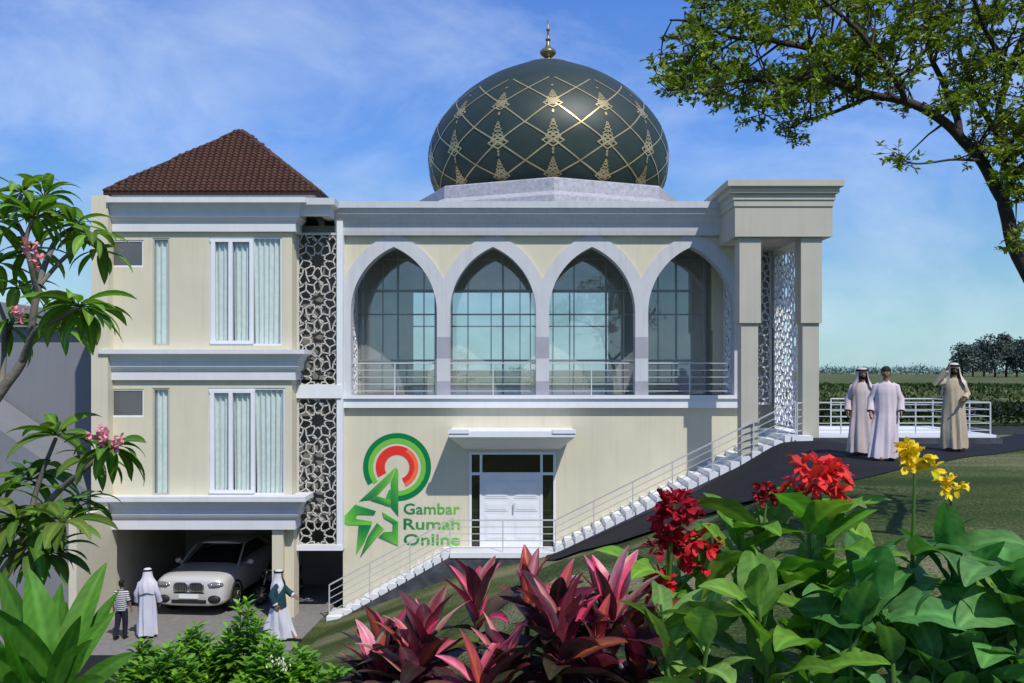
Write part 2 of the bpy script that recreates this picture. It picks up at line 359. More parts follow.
# arcade
S = FY/F; hp, hw = 49.5*S, 43*S; Rin, cxo = 70.6*S, -27.6*S; Rout = 83.6*S; zs = PZ(312, FY); ztop = ZC0 + .03
cen = [PX(p, FY) for p in (394, 493, 592, 691)]
tr_, wl = MB(), MB()
def arch_pts(n=14):
    inn, ou = [(hw, ZF-.02)], [(hp, ZF-.02)]
    amax = math.acos(-cxo/Rin); omax = math.acos(-cxo/Rout); o0 = math.acos(min(1, (hp-cxo)/Rout))
    for i in range(n+1):
        a = amax*i/n; inn.append((cxo + Rin*math.cos(a), zs + Rin*math.sin(a)))
        a = o0 + (omax-o0)*i/n; ou.append((cxo + Rout*math.cos(a), zs + Rout*math.sin(a)))
    return inn, ou
inn, ou = arch_pts()
for ci, c in enumerate(cen):
    for sgn in (-1, 1):
        A = [(c + sgn*x, z) for x, z in inn]; B = [(c + sgn*x, z) for x, z in ou]
        if (ci == 0 and sgn < 0): B = [(max(XL-.0, x), z) for x, z in B]
        if (ci == 3 and sgn > 0): B = [(min(XR, x), z) for x, z in B]
        y0, y1 = FY-.05, FY+.42; n = len(A)
        v = [(x, y0, z) for x, z in A] + [(x, y0, z) for x, z in B] + [(x, y1, z) for x, z in A] + [(x, y1, z) for x, z in B]
        f = []
        for i in range(n-1):
            f += [(i, i+1, n+i+1, n+i), (2*n+i, 3*n+i, 3*n+i+1, 2*n+i+1), (i, 2*n+i, 2*n+i+1, i+1), (n+i, n+i+1, 3*n+i+1, 3*n+i)]
        tr_.add(v, f)
        D = B[1:]; m = len(D); y0, y1 = FY, FY+.40
        v = [(x, y0, z) for x, z in D] + [(x, y0, ztop) for x, z in D] + [(x, y1, z) for x, z in D] + [(x, y1, ztop) for x, z in D]
        f = []
        for i in range(m-1): f += [(i, i+1, m+i+1, m+i), (2*m+i, 3*m+i, 3*m+i+1, 2*m+i+1)]
        wl.add(v, f)
wl.box(XL-.001, cen[0]-hp, FY, FY+.4, zs+.9, ztop); 
H(wl, 'upper_wall', cream); H(tr_, 'arch_trim', trim)
for c in (PX(443.5, FY), PX(542.5, FY), PX(641.5, FY)):  # darker grey blocks round each pier at two heights
    q = MB(); ww = (hp-hw)+.003
    q.box(c-ww, c+ww, FY-.056, FY+.425, PZ(358, FY), PZ(337, FY)); H(q, 'pier_band', mat('grey_pier_band', (.36, .36, .41), .6))
    q = MB(); q.box(c-ww, c+ww, FY-.056, FY+.425, ZF, PZ(381, FY)); H(q, 'lower_pier_band', mat('grey_pier_band', (.36, .36, .41), .6))
for i, c in enumerate(cen):
    q = MB(); railing(q, [(c-hw-.03, FY+.2, ZF-.02), (c+hw+.03, FY+.2, ZF-.02)], h=.93, post=1.22)
    H(q, 'balustrade', steel)
# cornice and roof
q = MB(); pr = [(0, ZC0), (.16, ZC0), (.18, ZC0+.12), (.20, ZC0+.30), (.26, ZC0+.36), (.30, ZC0+.46), (.42, ZC0+.56), (.46, ZC0+.70), (.52, ZC0+.72), (.52, ZC1), (0, ZC1)]
cornice(q, [(XR, YB), (XL-.6, YB), (XL-.6, FY+.35)], [(a*.6, b) for a, b in pr]); cornice(q, [(XL-.2, FY), (XR+.02, FY)], pr)
H(q, 'cornice', trim)
q = MB(); q.box(XL-.6, XR-.01, FY+.01, YB, ZC1-.25, ZC1-.03); H(q, 'roof', stone)
q = MB(); q.box(XL+.01, XR, FY+.42, YB-.3, ZC0-.02, ZC0+.1); H(q, 'ceiling', ceilm)
# rear and side walls of the hall
wx0, wx1, wz = -4.1, 4.0, 10.1
q = MB(); q.box(XL, wx0, YB-.3, YB, ZF-.3, ZC0+.5); q.box(wx1, XR+.05, YB-.3, YB, ZF-.3, ZC0+.5); q.box(wx0, wx1, YB-.3, YB, wz, ZC0+.5)
q.box(XL, XL+.25, 29.2, YB-.3, ZF-.3, ZC0+.5); [q.box(XR-.2, XR+.05, ya, yb, ZF-.3, ZC0+.5) for ya, yb in ((29.2,YB-.3),)]; q.box(wx0, wx1, YB-.3, YB, 4.6, ZF-.02)
H(q, 'rear_wall', inner)
q = MB()
for i in range(6): x = wx0 + (wx1-wx0)*i/5; q.box(x-.025, x+.025, YB-.22, YB-.12, ZF, wz)
for z in (ZF+.05, 8.7): q.box(wx0, wx1, YB-.21, YB-.13, z-.025, z+.025)
wn = H(q, 'rear_window', frame_m)
q = MB(); q.pane(wx0, wx1, YB-.17, ZF, wz); H(q, 'pane', glass2, wn)
# front glass curtain wall behind the arcade
GY = 28.85; gx0, gx1 = XL+.08, PX(706, GY)
q = MB(); mpx = [362, 383, 398, 424, 436, 468, 503, 520, 553, 574, 606, 624, 658, 676, 704]
for px in mpx: x = PX(px, GY); wd = .028 if px in (398, 503, 606, 436, 676) else .013; q.box(x-wd, x+wd, GY-.05, GY+.05, ZF-.02, ZC0)
for py, hh in ((291, .035), (314.5, .02), (360.5, .03), (259, .03)): z = PZ(py, GY); q.box(gx0, gx1, GY-.045, GY+.045, z-hh, z+hh)
cw = H(q, 'curtain_wall', frame_m)
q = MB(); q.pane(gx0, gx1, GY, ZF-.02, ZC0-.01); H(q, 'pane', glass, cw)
q = MB(); q.box(PX(711, GY), PX(731, GY), GY-.1, GY+.35, PZ(330, GY), ZC0-.01); q.box(PX(712.5, GY), PX(731, GY), GY-.06, GY+.35, ZF-.02, PZ(330, GY))
q.box(PX(731, GY), XR, GY+.1, GY+.35, ZF-.02, ZC0-.01)
H(q, 'end_pier', cream)
def side_lattice(x, y0, y1, z0, z1, parent_fn, name='side_lattice', mt=None, pitch=.8, wd=.03):
    q = MB(); lattice(q, y1-y0, z1-z0, lambda u, v: (x, y0+u, z0+v), pitch=pitch, nrm=(1,0,0), wd=wd, dp=.04); return parent_fn(q, name, mt or white)
side_lattice(XL+.12, FY+.5, GY-.1, ZF, ZC0-.05, H)
side_lattice(XR-.12, FY+.5, GY-.15, ZF, ZC0-.05, H)
# interior furniture behind the glass: a low carpet band and two columns
for x in (-2.6, 4.9):
    q = MB(); q.box(x-.18, x+.18, 34, 34.36, ZF-.03, ZC0-.02); H(q, 'column', inner)
# door
q = MB()
fx = [470, 481, 541.5, 555]
for px in (470.4, 481, 541.5, 554.6): x = PX(px, FY); q.box(x-.035, x+.035, FY-.02, FY+.12, dz0, dz1)
for py in (453, 473.5): z = PZ(py, FY); q.box(dxl, dxr, FY-.015, FY+.115, z-.045, z+.03)
dfr = H(q, 'door_frame', white)
q = MB(); q.box(dxl, dxr, FY+.06, FY+.07, dz0, dz1); H(q, 'sidelight', mat('dark_reflecting_glass', (.02, .024, .012), .06, spec=.8, var=.2), dfr)
q = MB(); x0, x1 = PX(482, FY), PX(540.5, FY); zt = PZ(475, FY); xm = (x0+x1)/2
q.box(x0, x1, FY+.0, FY+.055, dz0+.02, zt)
for a, b in ((x0, xm-.01), (xm+.01, x1)):
    wq = b-a
    for z0, z1 in ((.10, .44), (.50, .62), (.68, .92)):
        za, zb = dz0+(zt-dz0)*z0, dz0+(zt-dz0)*z1
        q.box(a+.10*wq, b-.10*wq, FY-.012, FY+.0, za, zb); q.box(a+.16*wq, b-.16*wq, FY-.022, FY-.011, za+.05, zb-.05)
dd = H(q, 'door', white)
q = MB(); q.bar((xm+.07, FY-.05, dz0+1.0), (xm+.07, FY-.05, dz0+1.25), .03, .03); H(q, 'handle', steel, dd)
# canopy
q = MB(); cx0, cx1 = PX(449, 26), PX(575, 26); cz = PZ(437, 26)
pr = [(cx0, cz), (cx1, cz)]
Yf = 25.95
v = [(cx0,Yf,cz),(cx1,Yf,cz),(cx1-.35,FY,cz-.42),(cx0+.35,FY,cz-.42),(cx0,Yf,cz+.16),(cx1,Yf,cz+.16),(cx1,FY,cz+.16),(cx0,FY,cz+.16),(cx1-.12,Yf+.1,cz-.05),(cx0+.12,Yf+.1,cz-.05)]
q.add(v, [(4,5,6,7),(0,1,5,4),(0,9,8,1),(9,3,2,8),(1,8,2),(1,2,6,5),(0,4,7,3),(0,3,9)])
q.box(cx0-.03, cx0+.55, Yf-.03, Yf+.12, cz+.10, cz+.20); q.box(cx1-.62, cx1+.03, Yf-.03, Yf+.12, cz+.10, cz+.20)
q.box(cx0+.02, cx1-.02, Yf+.1, FY, cz+.155, cz+.18)
H(q, 'door_canopy', white)

# ------------------------------------------------------------------ dome
DX, DY = PX(548, 33.6), 33.6; SD = 33.6/F
q = MB(); Ro = 4.84; zt = PZ(176.5, 33.6-Ro)
def octa(r, z): return [(DX + r*math.sin(k*math.pi/4), DY - r*math.cos(k*math.pi/4), z) for k in range(8)]
q.loft([octa(Ro+.45, ZC1-.05), octa(Ro+.45, zt-.62), octa(Ro+.1, zt-.45), octa(Ro, zt-.42), octa(Ro, zt-.04), octa(Ro-.06, zt), octa(Ro-.35, zt), octa(Ro-.45, zt-.3), octa(0.5, zt-.3)], False)
H(q, 'octagonal_drum', mat('pale_granite', (.40, .40, .44), .5, var=.25, scale=9, bump=.1))
prof_px = [(22,65.7),(36,71.5),(61,83),(83,98),(97.6,112.5),(108.7,127),(116,142),(119.3,156.5),(118.7,171),(115.7,186),(108,202)]
prof = [(r*SD, PZ(y, 33.6)) for r, y in prof_px][::-1]
# dense interpolation (Catmull-Rom)
def catmull(pts, n=6):
    o = []; p = [pts[0]] + list(pts) + [pts[-1]]
    for i in range(1, len(p)-2):
        for k in range(n):
            t = k/n; a, b, c, d = (np.array(x, float) for x in p[i-1:i+3])
            o.append(tuple(.5*((2*b) + (-a+c)*t + (2*a-5*b+4*c-d)*t*t + (-a+3*b-3*c+d)*t**3)))
    o.append(tuple(pts[-1])); return o
dp = catmull(prof, 5)
q = MB(); q.lathe(dp, DX, DY, 96, cap=False)
dome = H(q, 'dome', mat('dark_green_dome', (.024, .042, .036), .52, .12, var=.15, scale=2, spec=.5), smooth=True)
arc = [0]
for a, b in zip(dp[:-1], dp[1:]): arc.append(arc[-1] + math.hypot(b[0]-a[0], b[1]-a[1]))
dzs = np.array([p[1] for p in dp]); drs = np.array([p[0] for p in dp]); arc = np.array(arc)
def dome_pt(th, s, off=.02):
    r = float(np.interp(s, arc, drs)); z = float(np.interp(s, arc, dzs))
    r2 = float(np.interp(s+.05, arc, drs)); z2 = float(np.interp(s+.05, arc, dzs)); tx, tz = r2-r, z2-z; l_ = math.hypot(tx, tz) or 1
    nr, nz = tz/l_, -tx/l_
    return Vector((DX + (r+nr*off)*math.sin(th), DY - (r+nr*off)*math.cos(th), z+nz*off)), Vector((math.sin(th)*nr, -math.cos(th)*nr, nz))
def ribbon(mbx, pl, wd):
    """pl: (theta, s) points; a thin gilded strip following the shell"""
    L_, R_ = [], []; pts = [dome_pt(*p) for p in pl]
    for i, (p, n_) in enumerate(pts):
        t = (pts[min(i+1, len(pts)-1)][0] - pts[max(i-1, 0)][0]).normalized(); sd = t.cross(n_).normalized()*wd/2
        L_.append(p+sd); R_.append(p-sd)
    k = len(L_); mbx.add(L_+R_, [(i, i+1, k+i+1, k+i) for i in range(k-1)])
def s_of(py):
    proj = HY - (dzs-EYE)*F/(DY - drs); return float(np.interp(-py, -proj, arc))
NC = 15; q = MB(); m_ = MB()
rows = [s_of(176), s_of(159.5), s_of(139), s_of(121), s_of(101), s_of(87), s_of(76)]
dth = 2*math.pi/NC
sv = [rows[0]] + rows[1:]
for k in range(NC):
    for sg in (-1, 1):
        pl = []
        for i in range(len(rows)-1):
            for j in range(8): pl.append(((k + sg*.5*(i + j/8))*dth, rows[i] + (rows[i+1]-rows[i])*j/8))
        ribbon(q, pl, .045)
def diamond(mbx, th, s, hw_, hh, wd=.035):
    rr = float(np.interp(s, arc, drs)); c = [(0,-hh),(hw_,0),(0,hh),(-hw_,0),(0,-hh)]
    for a, b in zip(c[:-1], c[1:]):
        ribbon(mbx, [(th + lerp(a[0], b[0], t)/rr, s + lerp(a[1], b[1], t)) for t in (0, .5, 1)], wd)
for k in range(NC):
    for s0, sc_ in ((s_of(140), .86), (s_of(103), .74), (s_of(174), .7)):
        th = k*dth
        for du, dv, a, b in ((0,0,.36,.26),(-.2,.02,.2,.15),(.2,.02,.2,.15),(0,-.08,.2,.17),(0,.22,.27,.2),(0,.06,.2,.15),(0,.44,.2,.16),(-.1,.3,.12,.1),(.1,.3,.12,.1),(0,.64,.14,.13),(0,.8,.09,.1),(0,.94,.05,.07)):
            rr = float(np.interp(s0+dv*sc_, arc, drs)); diamond(q, th + du*sc_/rr, s0 + dv*sc_*.76, a*sc_*1.05, b*sc_*.85, .027)
        for dv in (1.12, -.42): diamond(q, th, s0+dv*sc_, .03, .04, .03)
gold = mat('gilding', (.50, .41, .22), .35, .55, var=.15, spec=.5)
H(q, 'gilded_pattern', gold, dome)
bronze = mat('aged_bronze', (.22, .19, .13), .35, .6, var=.2)
q = MB(); z0 = PZ(67, 33.6)
q.lathe([(.84,z0-.06),(.86,z0+.01),(.84,z0+.04),(.55,z0+.08),(.3,z0+.16),(.16,z0+.2),(.14,z0+.28)]+[(.04+.25*math.sin(math.pi*t), z0+.28+.46*t) for t in (.1,.25,.4,.5,.6,.75,.9)]+[(.08,z0+.78),(.05,z0+.9),(.1,z0+.96),(.045,z0+1.03),(.035,z0+1.25),(.075,z0+1.31),(.03,z0+1.37),(.02,z0+1.6),(.004,z0+1.72)], DX, DY, 20)
H(q, 'finial', bronze, dome, smooth=True)

# ------------------------------------------------------------------ portico
port = thing('entrance_portico', 'tall square cream portico with stepped flat top at head of the stairs', 'portico', (7.2, 25.2, 5.2))
def PT(mbx, name, mt, smooth=False, parent=None):
    o = mbx.build(name, mt, smooth=smooth); o.parent = parent or port; o.location = (-7.2, -25.2, -5.2) if parent is None else (0,0,0); return o
def pier(xa, xb, ya, yb, zb=5.2):
    q = MB(); zm = PZ(323, 25.2); zt = PZ(236, 25.2)
    q.box(xa, xb, ya, yb, zm, zt); q.box(xa+.06, xb-.06, ya+.06, yb-.06, zb-.5, zm)
    return PT(q, 'pier', cream2)
PFY = 25.2
pier(PX(739.5, PFY), PX(761, PFY), PFY, PFY+.55, 2.2); pier(PX(801, PFY), PX(822, PFY), PFY, PFY+.55)
pier(7.72, 8.0, 28.1, 28.5); 
q = MB(); lx0, lx1 = PX(735, 25.1), PX(832.5, 25.1); lz0, lz1 = PZ(236.5, 25.1), PZ(206, 25.1)
q.box(lx0, lx1, 25.1, 28.6, lz0, lz1); PT(q, 'lintel', cream2)
q = MB(); z = lz1-.01
cornice(q, [(lx1, 28.6), (lx0, 28.6), (lx0, 25.1), (lx1, 25.1)], [(0,z),(.03,z),(.03,z+.14),(.06,z+.17),(.06,z+.30),(.14,z+.34),(.14,z+.46),(.24,z+.50),(.24,z+.66),(0,z+.66)], closed=True)
q.box(lx0-.01, lx1+.01, 25.09, 28.6, z+.02, z+.64)
PT(q, 'cornice', cream2)
side_lattice(7.78, 25.8, 28.1, 5.3, PZ(250, 26.5), PT, 'lattice_screen', mt=white, pitch=.95, wd=.04)
q = MB(); x0, x1 = PX(748, 28.3), 7.7; lattice(q, x1-x0, 4.6, lambda u, v: (x0+u, 28.3, 5.9+v), pitch=.95, wd=.04, dp=.04); PT(q, 'lattice_screen', white)
q = MB(); q.box(6.55, 8.1, 28.55, 28.75, 5.1, lz0); PT(q, 'rear_wall', cream2)
# ------------------------------------------------------------------ stairs
SY0, SY1 = 26.2, FY-.01
st = thing('outdoor_staircase', 'white concrete staircase with slate side climbing along the facade', 'staircase', (-4.9, 26.3, 0))
def ST(mbx, name, mt):
    o = mbx.build(name, mt); o.parent = st; o.location = (4.9, -26.3, 0); return o
q = MB(); sl_ = MB()
LZ = 1.87
def flight(xa, za, xb, zb, n):
    for i in range(n):
        x0 = xa + (xb-xa)*i/n; x1 = xa + (xb-xa)*(i+1)/n; z = za + (zb-za)*(i+1)/n
        yf = stair_front((x0+x1)/2); q.box(x0, x1+.04, yf+.04, SY1, z-.30, z-.001*i)
    # slate string below the treads
    vs = [(xa,za-.03),(xb,zb-.13),(xb,zb-1.3),(xa,max(za-.9,-.4))]
    sl_.add([(x,stair_front(x),z) for x,z in vs]+[(x,stair_front(x)+.12,z) for x,z in vs], [(0,1,2,3),(7,6,5,4),(0,4,5,1),(1,5,6,2),(2,6,7,3),(3,7,4,0)])
flight(-4.9, -.02, -1.71, LZ, 13); flight(1.2, LZ, 7.45, 5.2, 23)
q.box(-1.71, 1.24, SY0-.03, SY1, LZ-.15, LZ); sl_.box(-1.71, 1.2, SY0+.001, SY0+.12, .4, LZ-.14)
q.box(-5.1, -4.7, SY0-.1, SY1, -.1, .12)
ST(q, 'steps', white); ST(sl_, 'slate_string', slate)
q = MB(); railing(q, [(-5.05, SY0+.06, .08), (-1.71, SY0+.06, LZ), (1.2, SY0+.06, LZ), (7.45, stair_front(7.45)+.06, 5.2)], h=.88, post=1.25)
ST(q, 'handrail', steel)
# plaza deck beside the portico
q = MB(); q.box(7.3, 12.9, 25.3, 29.4, 4.9, 5.17)
q.box(7.36, 7.9, 24.93, 25.3, 4.8, 5.168); q.box(6.9, 7.3, 27.1, 28.6, 4.8, 5.165)
pl = tag(q.build('plaza', white), kind='structure')
q = MB(); q.box(7.28, 13.0, 25.16, 25.32, 4.7, 5.10); sl2 = tag(q.build('plinth', slate), 'dark slate plinth under the edge of the raised terrace', 'plinth')
q = MB(); railing(q, [(7.50, 24.98, 5.17), (7.80, 25.42, 5.17), (12.8, 25.42, 5.17), (12.8, 28.9, 5.17), (9.7, 28.9, 5.17)], h=.86, post=1.0)
tag(q.build('terrace_railing', steel), 'pale metal railing around the terrace behind the walking men', 'railing')

# ------------------------------------------------------------------ annex
AY = 26.2
an = thing('annex_building', 'three storey cream annex with brown hipped roof over an open garage', 'building', (-8.3, AY, 0))
def A(mbx, name, mt, parent=None, smooth=False):
    o = mbx.build(name, mt, smooth=smooth); o.parent = parent or an; o.location = (8.3, -AY, 0) if parent is None else (0,0,0); return o
ax0, ax1 = -11.45, PX(292, AY)
ztop = PZ(232, AY)
LY = 26.85     # lattice plane
bx1 = XL
# front wall with openings cut out, floor by floor
def wall_grid(mbx, x0, x1, z0, z1, y0, y1, holes):
    xs_ = sorted({x0, x1, *[h for q_ in holes for h in q_[:2]]}); zs_ = sorted({z0, z1, *[h for q_ in holes for h in q_[2:]]})
    for a, b in zip(xs_[:-1], xs_[1:]):
        run = None
        for c, d in zip(zs_[:-1], zs_[1:]):
            inside = any(h[0]-1e-6 <= a and b <= h[1]+1e-6 and h[2]-1e-6 <= c and d <= h[3]+1e-6 for h in holes)
            if not inside: run = (run[0], d) if run else (c, d)
            if inside and run: mbx.box(a, b, y0, y1, *run); run = None
        if run: mbx.box(a, b, y0, y1, *run)
def wr(a, b, t, bt): return (PX(a, AY), PX(b, AY), PZ(bt, AY), PZ(t, AY))
wins = [('small', wr(103.5,143.5,240,267)), ('small', wr(102,144,389,417)), ('narrow', wr(152.5,169.5,238,345.5)), ('narrow', wr(152.5,169.5,388,495)),
        ('big', wr(209.5,282,237,345.5)), ('big', wr(208.5,285,388,495))]
gz = PZ(529, AY)
q = MB(); wall_grid(q, ax0+.45, ax1, gz, ztop+.3, AY, AY+.25, [w_[1] for w_ in wins])
q.box(ax0+.0, ax0+.45, AY-.35, AY+.25, -.3, ztop+.95)
q.box(ax0+.0, ax0+.25, AY+.25, 33, -.3, ztop+.9); q.box(ax1-.25, ax1, AY+.25, LY+.2, -.3, ztop+.3); q.box(ax0+.25, bx1, 32.6, 32.9, -.3, ztop+.3)
q.box(-11.2, -11.0, 24.0, AY-.35, -.3, 3.15)
q.box(PX(272, AY), ax1-.25, AY+.01, AY+.45, -.3, gz)
A(q, 'wall', cream)
# strip walls beside the lattice bay, bands
q = MB(); q.box(ax1+.0, bx1+.02, LY-.12, LY+.15, PZ(398, LY), PZ(385, LY)); q.box(ax1, bx1+.02, LY-.1, LY+.15, PZ(550, LY), PZ(544.5, LY)); q.box(bx1-.12, bx1+.05, LY-.08, FY+.4, PZ(549.9, LY), ztop+.4)
A(q, 'lattice_bay_band', white)
for t_, b_ in ((234, 385.5), (398, 545)):
    q = MB(); za, zb = PZ(b_, LY), PZ(t_, LY); x0, x1 = ax1+.02, bx1-.1
    lattice(q, x1-x0, zb-za, lambda u, v: (x0+u, LY, za+v), pitch=1.09, wd=.032, dp=.045, cy=.25, cx=(x1-x0)*.5, border=.05)
    o = A(q, 'lattice_screen', mat('lattice_paint', (.55, .54, .51), .6))
# interior: floors, garage ceiling, dark rooms
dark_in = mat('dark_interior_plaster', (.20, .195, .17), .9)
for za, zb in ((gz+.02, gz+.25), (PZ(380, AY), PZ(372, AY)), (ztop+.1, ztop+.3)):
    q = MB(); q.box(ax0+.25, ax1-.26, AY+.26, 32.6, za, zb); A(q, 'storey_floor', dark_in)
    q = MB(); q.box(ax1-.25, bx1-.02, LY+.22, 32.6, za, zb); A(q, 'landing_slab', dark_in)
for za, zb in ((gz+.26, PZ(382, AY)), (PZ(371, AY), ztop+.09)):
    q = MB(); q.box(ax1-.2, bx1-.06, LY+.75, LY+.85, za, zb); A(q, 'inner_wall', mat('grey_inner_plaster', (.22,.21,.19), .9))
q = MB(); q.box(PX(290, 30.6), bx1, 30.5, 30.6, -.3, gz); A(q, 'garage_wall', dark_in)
# windows
for kind, (x0, x1, z0, z1) in wins:
    q = MB(); fw = .045 if kind != 'big' else .05
    q.box(x0, x1, AY+.02, AY+.1, z0, z0+fw); q.box(x0, x1, AY+.02, AY+.1, z1-fw, z1); q.box(x0, x0+fw, AY+.02, AY+.1, z0+fw, z1-fw); q.box(x1-fw, x1, AY+.02, AY+.1, z0+fw, z1-fw)
    if kind == 'big':
        xm = x0 + (x1-x0)*.58; xc = (x0+xm)/2
        for xx in (x0+.10, xc, xm): q.box(xx-.055, xx+.055, AY-.02, AY+.09, z0+fw, z1-fw)
        for zz in (z0+.09, z1-.09): q.box(x0+.02, xm, AY-.018, AY+.088, zz-.045, zz+.045)
    wf = A(q, 'window', white if kind != 'narrow' else cream2)
    q = MB(); q.pane(x0+.02, x1-.02, AY+.038, z0+.02, z1-.02); A(q, 'pane', glassmat('pane_glass', (.88,.95,.95), .05) if kind != 'small' else mat('grey_glass', (.10, .10, .105), .12, spec=.7, var=.3, scale=.8), wf)
    if kind != 'small':
        runs = [(x0+.04, x1-.02)] if kind == 'narrow' else [(x0+.12, xc+.0-.02), (xc+.05, xm-.02), (xm+.05, x1-.05)]
        for a, b in runs:
            q = MB(); n = max(20, int((b-a)/.02)); rows_ = [z0+.03, (z0+z1)/2, z1-.05]; rg = []
            sd = random.random()*9
            for zz in rows_:
                k_ = 1 - .16*(rows_[2]-zz)/(rows_[2]-rows_[0]) * (0 if kind == 'narrow' else .7)
                rg.append([((a+b)/2 + (i/n-.5)*(b-a)*k_, AY+.115 + .035*math.sin(i/n*(b-a)*42+sd) + .015*math.sin(i/n*(b-a)*91+sd*2), zz) for i in range(n+1)])
            q.loft(rg, False, closed=False); cu = A(q, 'curtain', curtain_m, wf, smooth=True)
# cornices
def acorn(y_top, y_bot, px0, px1, out, Yp=AY, ret=True):
    z1, z0 = PZ(y_top, Yp-out), PZ(y_bot, Yp); h = z1-z0; q = MB(); x0, x1 = PX(px0, Yp), PX(px1, Yp)
    pr = [(0,z0),(.10,z0),(.10,z0+.30*h),(.16,z0+.36*h),(.20,z0+.44*h),(.20,z0+.58*h),(out*.7,z0+.80*h),(out*.9,z0+.84*h),(out,z0+.86*h),(out,z1),(0,z1)]
    cornice(q, [(x1, Yp+.6), (x1, Yp), (x0, Yp)][::-1], pr); return A(q, 'cornice', trim2)
trim2 = mat('grey_white_trim', (.66, .67, .70), .6, var=.05, scale=2, streak=.06)
acorn(349.5, 380, 105, 292.5, .42); acorn(497, 529, 103.5, 292.5, .45); 
z0 = PZ(232, AY); z1 = PZ(197, AY-.45); h = z1-z0
q = MB(); pr = [(0,z0),(.10,z0),(.10,z0+.30*h),(.16,z0+.36*h),(.22,z0+.44*h),(.22,z0+.56*h),(.30,z0+.78*h),(.38,z0+.82*h),(.45,z0+.84*h),(.45,z1),(0,z1)]
cornice(q, [(ax0+.46, AY), (ax1+.02, AY), (ax1+.02, AY+.7)], pr); zz = z0+.5*h
cornice(q, [(ax1, AY+.12), (bx1-.45, AY+.12), (bx1-.45, FY)], [(0,zz),(.25,zz),(.30,zz+.25*h),(.42,zz+.3*h),(.44,z1+.002),(0,z1+.002)])
q.box(ax0+.25, bx1-.4, AY+.1, 32.8, z1-.3, z1-.01)
A(q, 'cornice', trim2)
# hipped roof
ry0, ry1 = 26.35, 28.9; rx0, rx1 = PX(105, ry0), PX(317, ry0); rz = PZ(191.5, ry0); ay = 27.8; apx = PX(241, ay); apz = PZ(131.5, ay)
q = MB(); q.box(rx0+.12, rx1-.12, ry0+.12, ry1, z1-.05, rz); A(q, 'roof_fascia', trim2)
def roof_mat():
    m = bpy.data.materials.new('clay_tiles'); m.use_nodes = True; t = m.node_tree; l = t.links; b = t.nodes['Principled BSDF']; b.inputs['Roughness'].default_value = .75
    at = t.nodes.new('ShaderNodeAttribute'); at.attribute_name = 'tone'; n = t.nodes.new('ShaderNodeTexNoise'); n.inputs['Scale'].default_value = 5
    co = t.nodes.new('ShaderNodeTexCoord'); l.new(co.outputs['Object'], n.inputs[0])
    mx_ = t.nodes.new('ShaderNodeMix'); mx_.data_type = 'RGBA'; mx_.inputs[6].default_value = (.035, .014, .009, 1); mx_.inputs[7].default_value = (.085, .028, .014, 1); l.new(n.outputs[0], mx_.inputs[0])
    mu = t.nodes.new('ShaderNodeMix'); mu.data_type = 'RGBA'; mu.blend_type = 'MULTIPLY'; mu.inputs[0].default_value = 1; l.new(mx_.outputs[2], mu.inputs[6]); l.new(at.outputs['Color'], mu.inputs[7]); l.new(mu.outputs[2], b.inputs['Base Color']); return m
clay = roof_mat()
q = MB()
def tiles(pa, pb, ap, nu, nv):
    pa, pb, ap = Vector(pa), Vector(pb), Vector(ap); nrm_ = (pb-pa).cross(ap-pa).normalized()
    if nrm_.z < 0: nrm_ = -nrm_
    base = (pb-pa).normalized(); foot = pa + base*((ap-pa).dot(base)); up = ap-foot; wdt = (pb-pa).length/nu
    for j in range(nv):
        t0, t1 = j/nv, (j+1)/nv
        for i in range(nu):
            # a roll of tile clipped to the triangle
            u = (i+.5)*wdt; c0 = (ap-pa).dot(base)
            lo = c0*t0; hi = (pb-pa).length - ((pb-pa).length-c0)*t0
            if not (lo-.02 < u < hi+.02): continue
            k = random.uniform(.8, 1.15); q.cur = (k, k, k); ring = []
            for tt, lift in ((t0-.012, .05), (t1, .02)):
                ring.append([pa + base*(u+dx*wdt) + up*tt + nrm_*(lift+hh) for dx, hh in ((-.5,0),(-.25,.045),(0,.06),(.25,.045),(.5,0))])
            q.loft(ring, False, closed=False); q.add([ring[0][0], ring[0][1], ring[0][2], ring[0][3], ring[0][4]], [(0,1,2,3,4)])
c_ = [(rx0,ry0,rz),(rx1,ry0,rz),(rx1,ry1,rz),(rx0,ry1,rz)]; ap = (apx,ay,apz)
for i in range(4):
    a, b = c_[i], c_[(i+1) % 4]; tiles(a, b, ap, 34, 22); q.cur = (1,1,1); q.add([a, b, ap], [(0,1,2)])
rf = A(q, 'roof', clay)
q = MB()
for p in c_: q.tube([p, ap], .07, 6)
for i in range(4): q.bar(Vector(c_[i])-Vector((0,0,.03)), Vector(c_[(i+1)%4])-Vector((0,0,.03)), .10, .12)
A(q, 'ridge', mat('dark_ridge', (.035, .018, .014), .7), rf)

# ------------------------------------------------------------------ neighbour
nb = thing('neighbour_building', 'plain grey rendered building on the far left behind the leafy branches', 'building', (-16, 30, 0))
q = MB(); gm = mat('grey_render', (.20, .21, .235), .9, var=.08, scale=.6, streak=.08)
q.box(-24, -12.0, 29, 40, -.3, 8.2); o = q.build('wall', gm); o.parent = nb; o.location = (16, -30, 0)
q = MB(); v = [(-24.2,28.7,8.2),(-11.9,28.7,8.2),(-11.9,28.7,8.45),(-18,28.7,9.3),(-24.2,28.7,9.6)]
q.loft([v, [(x, 40.2, z) for x, y, z in v]], True); o = q.build('roof', gm); o.parent = nb; o.location = (16, -30, 0)
q = MB(); v = [(-17.5,26.6,-.3),(-11.7,26.6,-.3),(-11.7,26.6,3.4),(-17.5,26.6,7.4)]  # second volume whose sloping top draws the diagonal
q.loft([v, [(x, 28.9, z) for x, y, z in v]], True); o = q.build('sloping_wall', gm); o.parent = nb; o.location = (16, -30, 0)
